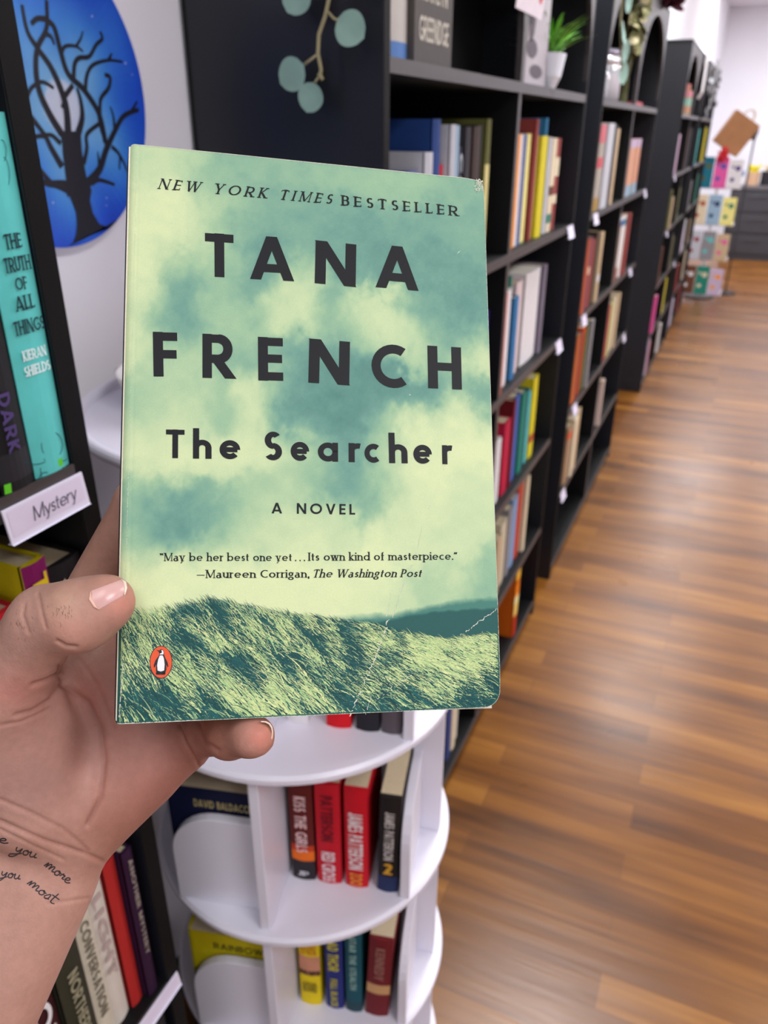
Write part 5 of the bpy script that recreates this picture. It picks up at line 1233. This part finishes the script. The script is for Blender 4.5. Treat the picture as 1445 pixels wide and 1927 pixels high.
# light Laplacian smoothing
nV = len(Vh)
ed = np.vstack([Fh[:, [0, 1]], Fh[:, [1, 2]], Fh[:, [2, 3]], Fh[:, [3, 0]]])
for it in range(5):
    s_ = np.zeros_like(Vh); c_ = np.zeros(nV)
    for a, b in ((0, 1), (1, 0)):
        for k in range(3): s_[:, k] += np.bincount(ed[:, a], weights=Vh[ed[:, b], k], minlength=nV)
        c_ += np.bincount(ed[:, a], minlength=nV)
    Vh = Vh * .5 + (s_ / np.maximum(c_, 1)[:, None]) * .5
# one level of subdivision keeps creases crisp
def to_world(V): return CAM + V[:, :1] * CR + V[:, 1:2] * CU + V[:, 2:3] * CF
hroot = empty('person', tuple(CAM + cam2w(CPt(60, 1640, .336)))); hloc = np.array(hroot.location)
tag(hroot, 'left hand and bare forearm with script tattoo, holding up the paperback', 'person')
me = bpy.data.meshes.new('hand_and_forearm'); me.from_pydata((to_world(Vh) - hloc).tolist(), [], Fh.tolist()); me.update()
ho = bpy.data.objects.new('hand_and_forearm', me); col.objects.link(ho)
sb = ho.modifiers.new('s', 'SUBSURF'); sb.levels = 1; sb.render_levels = 1
bpy.context.view_layer.update()
dg_ = bpy.context.evaluated_depsgraph_get(); em_ = bpy.data.meshes.new_from_object(ho.evaluated_get(dg_))
ho.modifiers.clear(); ho.data = em_; me = em_; me.name = 'hand_and_forearm'
nV = len(me.vertices); co = np.zeros(nV * 3); me.vertices.foreach_get('co', co); co = co.reshape(-1, 3)
nr_ = np.zeros(nV * 3); me.vertices.foreach_get('normal', nr_); nr_ = nr_.reshape(-1, 3)
wc = co + hloc
dcam = wc - CAM; zc = dcam @ CF; pxx = CX + FPX * (dcam @ CR) / zc; pyy = CY - FPX * (dcam @ CU) / zc
facing = -(nr_ * (dcam / np.linalg.norm(dcam, axis=1)[:, None])).sum(1)
def segd(pts):
    best = np.full(nV, 1e9)
    for (x0, y0), (x1, y1) in zip(pts, pts[1:]):
        dx, dy = x1 - x0, y1 - y0; t_ = np.clip(((pxx - x0) * dx + (pyy - y0) * dy) / (dx * dx + dy * dy), 0, 1)
        best = np.minimum(best, np.hypot(pxx - x0 - t_ * dx, pyy - y0 - t_ * dy))
    return best
CREASE = [  # points, sigma px, depth m, front-most only (max camera depth)
    ([(72, 1118), (78, 1150), (86, 1182)], 3, .0004), ([(46, 1138), (43, 1158), (54, 1190)], 3, .0004), ([(108, 1206), (125, 1216), (143, 1217)], 3, .0008),
    ([(62, 1288), (88, 1280), (112, 1266)], 4, .0008), ([(30, 1345), (62, 1337), (95, 1316), (112, 1290)], 4, .0006), ([(0, 1365), (40, 1358), (90, 1335)], 3, .0004),
    ([(113, 1255), (118, 1290), (165, 1320), (190, 1370), (197, 1430), (190, 1500), (165, 1550)], 5, .0009),
    ([(150, 1240), (185, 1290), (215, 1370)], 4, .0004), ([(337, 1363), (350, 1400), (379, 1446)], 3, .0008), ([(374, 1360), (385, 1395), (410, 1412)], 4, .0007),
    ([(0, 1505), (60, 1530), (120, 1560), (165, 1600)], 4, .0005), ([(0, 1545), (80, 1580), (160, 1606), (192, 1620)], 4, .0007), ([(0, 1560), (60, 1590), (120, 1618)], 3, .0004), ([(90, 1700), (130, 1695), (165, 1690)], 3, .0003)]
disp = np.zeros(nV)
for pts, sg, dp in CREASE:
    d = segd(pts); disp -= dp * np.exp(-(d / sg) ** 2) * (facing > 0); disp += dp * .15 * np.exp(-((d - 2.6 * sg) / (1.6 * sg)) ** 2) * (facing > 0)
co = co + nr_ * disp[:, None]
me.vertices.foreach_set('co', co.ravel()); me.polygons.foreach_set('use_smooth', [True] * len(me.polygons)); me.update()
# skin: pinker pads, knuckles, palm heel; shade painted into palm and index finger
base = np.tile(np.array(to_lin(np.array([188., 146., 131.]))), (nV, 1))
def tint(cx, cy, r, c, amt, ry=None):
    global base
    k = np.exp(-(((pxx - cx) / r) ** 2 + ((pyy - cy) / (ry or r)) ** 2)) * amt; base = base * (1 - k[:, None]) + np.array(to_lin(np.array(c, float))) * k[:, None]
tint(300, 1480, 170, (162, 106, 94), .85); tint(235, 1125, 45, (214, 140, 124), .75); tint(492, 1385, 30, (200, 118, 98), .7); tint(400, 1390, 50, (150, 96, 78), .7)
tint(30, 1300, 70, (196, 128, 116), .7, 40); tint(130, 1190, 60, (206, 150, 132), .6, 30); tint(70, 1400, 120, (184, 138, 128), .5); tint(170, 1300, 50, (186, 122, 108), .6); tint(190, 1030, 70, (160, 116, 98), .6, 120)
tint(60, 1480, 60, (158, 124, 118), .4); tint(210, 1560, 60, (160, 108, 90), .6); tint(120, 1135, 30, (206, 166, 140), .6); tint(60, 1750, 150, (200, 154, 138), .6)
for pts, sg, dp in CREASE:
    k = np.exp(-(segd(pts) / (sg * .8)) ** 2) * min(.4, dp * 420) * (facing > 0); base = base * (1 - k[:, None]) + np.array(to_lin(np.array([136., 76., 62.]))) * k[:, None]
mott = fbm(pxx / 28, pyy / 28, 4, 5); base *= (1 + .14 * (mott - .5))[:, None]
ca = me.color_attributes.new('Col', 'FLOAT_COLOR', 'POINT'); ca.data.foreach_set('color', np.hstack([np.clip(base, 0, 1), np.ones((nV, 1))]).ravel())
me.materials.clear(); me.materials.append(vmat('skin', .5, spec=.35, noise=.06, nscale=350, bump=.35, bscale=900, bdist=.0004, sss=.25, ssc=(1, .32, .18), ssr=.003))
ho.parent = hroot
# nails
bvh = BVHTree.FromPolygons([tuple(p) for p in (co + hloc)], [tuple(p.vertices) for p in me.polygons])
def hit(px, py):
    d = ray(px, py); d = d / np.linalg.norm(d); h_ = bvh.ray_cast(Vector(CAM), Vector(d))
    return (np.array(h_[0]), np.array(h_[1])) if h_[0] is not None else (None, None)
nail_m = mat('fingernail', rgb(216, 170, 164), .3, noise=.05, nscale=200, spec=.6)
tip_m = mat('nail_tip', rgb(240, 226, 206), .3, noise=.03)
def nail(corners, name, n=16, lift=.0004):
    """corners in pixels: base-top, tip-top, tip-bottom, base-bottom"""
    A_, B_, C_, D2 = [np.array(c, float) for c in corners]; G_ = []
    for i in range(n + 1):
        for j in range(n + 1):
            s, t_ = i / n, j / n
            # rounded base and tip
            bow = .5 - .5 * math.cos(2 * math.pi * t_)
            p = (A_ * (1 - s) + B_ * s) * (1 - t_) + (D2 * (1 - s) + C_ * s) * t_
            ax = ((B_ - A_) * (1 - t_) + (C_ - D2) * t_); p = p + ax * (bow * (s - .5) * .22)
            h_, nn = hit(*p)
            if h_ is None: h_ = G_[-1] if G_ else cp(p[0], p[1], .262); nn = -CF
            cr = math.sin(math.pi * t_) ** .5 * math.sin(math.pi * min(1, s * 1.4 + .0) * .5) if 0 < t_ < 1 else 0
            G_.append(h_ + nn * (lift * (.15 + .85 * cr)))
    mb = MB(); mb.add(np.array(G_) - hloc, [(i * (n + 1) + j, (i + 1) * (n + 1) + j, (i + 1) * (n + 1) + j + 1, i * (n + 1) + j + 1) for i in range(n) for j in range(n)])
    o = mb.build(name, nail_m, hroot, smooth=True, fix=False)
    return o
tag(nail([(172, 1112), (228, 1091), (232, 1121), (187, 1146)], 'thumbnail'), 'pale pink thumbnail')
rim_ = []
for px, py in [(187, 1147), (178, 1141), (170, 1128), (171, 1114)]:
    h_, nn = hit(px, py); rim_.append(h_ + nn * .00015 - hloc)
MB().tube(rim_, [.0002, .0005, .0005, .0002], 8).build('cuticle', mat('cuticle_skin', rgb(232, 186, 166), .5, noise=.05), hroot, smooth=True)
rim_ = []
for px, py in [(227, 1092), (233, 1098), (235, 1108), (233, 1120)]:
    h_, nn = hit(px, py)
    if h_ is not None: rim_.append(h_ + nn * .0005 - hloc)
MB().tube(rim_, [.0001, .0005, .0005, .0002], 8).build('nail_tip', tip_m, hroot, smooth=True)
# little-finger nail, seen edge on as a pale crescent
mb = MB(); cres = [(492, 1357, .2800), (501, 1357.5, .2805), (508, 1361, .281), (512.5, 1368, .2815), (514, 1377, .282), (513, 1388, .2825), (509.5, 1398, .283)]
for (a, b) in zip(cres, cres[1:]):
    q = []
    for (x, y, z) in (a, b):
        q.append([cp(x, y, z) - hloc, cp(x - 2.6 + (y - 1377) * 0, y + (2.2 if y < 1370 else 0), z - .0001) - hloc, cp(x, y, z + .0085) - hloc, cp(x - 2.6, y + (2.2 if y < 1370 else 0), z + .0085) - hloc])
    mb.add([q[0][0], q[0][1], q[0][2], q[0][3], q[1][0], q[1][1], q[1][2], q[1][3]], [(0, 1, 5, 4), (0, 4, 6, 2), (1, 3, 7, 5), (2, 6, 7, 3)])
mb.build('little_fingernail', tip_m, hroot, smooth=True)
# tattoo
HW = {  # joined-up letters, x-height 1
 'e': (.95, [[(0, .35), (.45, .5), (.6, .85), (.35, 1), (.1, .6), (.25, .08), (.6, .05), (.95, .4)]]),
 'y': (1.0, [[(.05, 1), (.1, .4), (.4, .25), (.75, .95)], [(.78, 1), (.6, -.2), (.1, -1.0), (-.35, -1.1), (-.3, -.7), (.35, -.35), (1.0, .15)]]),
 'o': (.9, [[(.45, 1), (.08, .6), (.2, .05), (.6, .1), (.7, .7), (.45, 1), (.5, .75), (.9, .8)]]),
 'u': (1.05, [[(.0, .8), (.1, 1), (.1, .3), (.35, .05), (.65, .4), (.72, 1)], [(.72, 1), (.72, .2), (1.05, .25)]]),
 'm': (1.7, [[(0, .1), (.2, 1.05), (.3, .1)], [(.3, .1), (.5, .95), (.75, 1.05), (.8, .1)], [(.8, .1), (1.05, .95), (1.3, 1.0), (1.35, .15), (1.7, .3)]]),
 'r': (.85, [[(0, .3), (.25, 1.0), (.35, .8), (.6, .85), (.5, .2), (.85, .2)]]),
 's': (.75, [[(0, .2), (.45, 1.1), (.6, .5), (.4, 0), (.05, .1)], [(.3, .05), (.75, .25)]]),
 't': (.9, [[(.35, 2.1), (.3, .3), (.6, 0), (.9, .2)], [(-.15, 1.25), (.95, 1.3)]])}
def handwrite(text, x0, y0, x1, y1, h_):
    d = np.array([x1 - x0, y1 - y0], float); L_ = np.linalg.norm(d); d /= L_; up = np.array([d[1], -d[0]])
    W_ = sum(HW[c][0] for c in text); sx = L_ / W_; out = []; x = 0
    for c in text:
        for st in HW[c][1]: out.append([tuple(np.array([x0, y0]) + d * (x + a + .12 * b) * sx + up * b * h_) for a, b in st])
        x += HW[c][0]
    return out
tat = handwrite('e', -4, 1583, 14, 1589, 9) + handwrite('you', 27, 1602, 68, 1616, 10) + handwrite('more', 82, 1630, 129, 1664, 10.5) + handwrite('you', 1, 1648, 38, 1656, 9.5) + handwrite('most', 50, 1664, 101, 1702, 10.5)
mb = MB()
def curve(pts, n=6):
    p = [np.array(q, float) for q in pts]; out = []
    for i in range(len(p) - 1):
        p0, p1, p2, p3 = p[max(i - 1, 0)], p[i], p[i + 1], p[min(i + 2, len(p) - 1)]
        for t_ in np.linspace(0, 1, n, endpoint=False): out.append(.5 * ((2 * p1) + (-p0 + p2) * t_ + (2 * p0 - 5 * p1 + 4 * p2 - p3) * t_ * t_ + (-p0 + 3 * p1 - 3 * p2 + p3) * t_ ** 3))
    out.append(p[-1]); return out
def ink_line(mb, pts, hw):
    c = curve(pts); prev = None
    for i, q in enumerate(c):
        d = c[min(i + 1, len(c) - 1)] - c[max(i - 1, 0)]; d = d / (np.linalg.norm(d) + 1e-9); nn = np.array([-d[1], d[0]]) * hw
        a, na_ = hit(*(q - nn)); b, nb_ = hit(*(q + nn))
        if a is None or b is None: prev = None; continue
        a = a + na_ * .0001 - hloc; b = b + nb_ * .0001 - hloc
        if prev: mb.add([prev[0], prev[1], b, a], [(0, 1, 2, 3)])
        prev = (a, b)
for st_ in tat: ink_line(mb, st_, 1.15)
mb.build('tattoo', mat('tattoo_ink', rgb(58, 48, 52), .55, noise=.2, nscale=400), hroot, fix=False)
mb = MB(); q = random.Random(11)
for k in range(46):
    x, y = q.gauss(118, 16), q.gauss(1148, 9)
    if not (80 < x < 160 and 1122 < y < 1175) or k % 2: continue
    l = q.uniform(4, 9); ink_line(mb, [(x, y), (x + l * .3, y + l * .4), (x + l * .15, y + l)], .28)
for k in range(16):
    x, y = q.gauss(38, 10), q.gauss(1178, 10); l = q.uniform(3, 6); ink_line(mb, [(x, y), (x + l * .4, y + l * .5), (x + l * .2, y + l)], .25)
mb.build('fine_hairs', mat('hair_strand', rgb(120, 84, 66), .6), hroot, fix=False)
print('scene done', len(col.objects), 'objects')
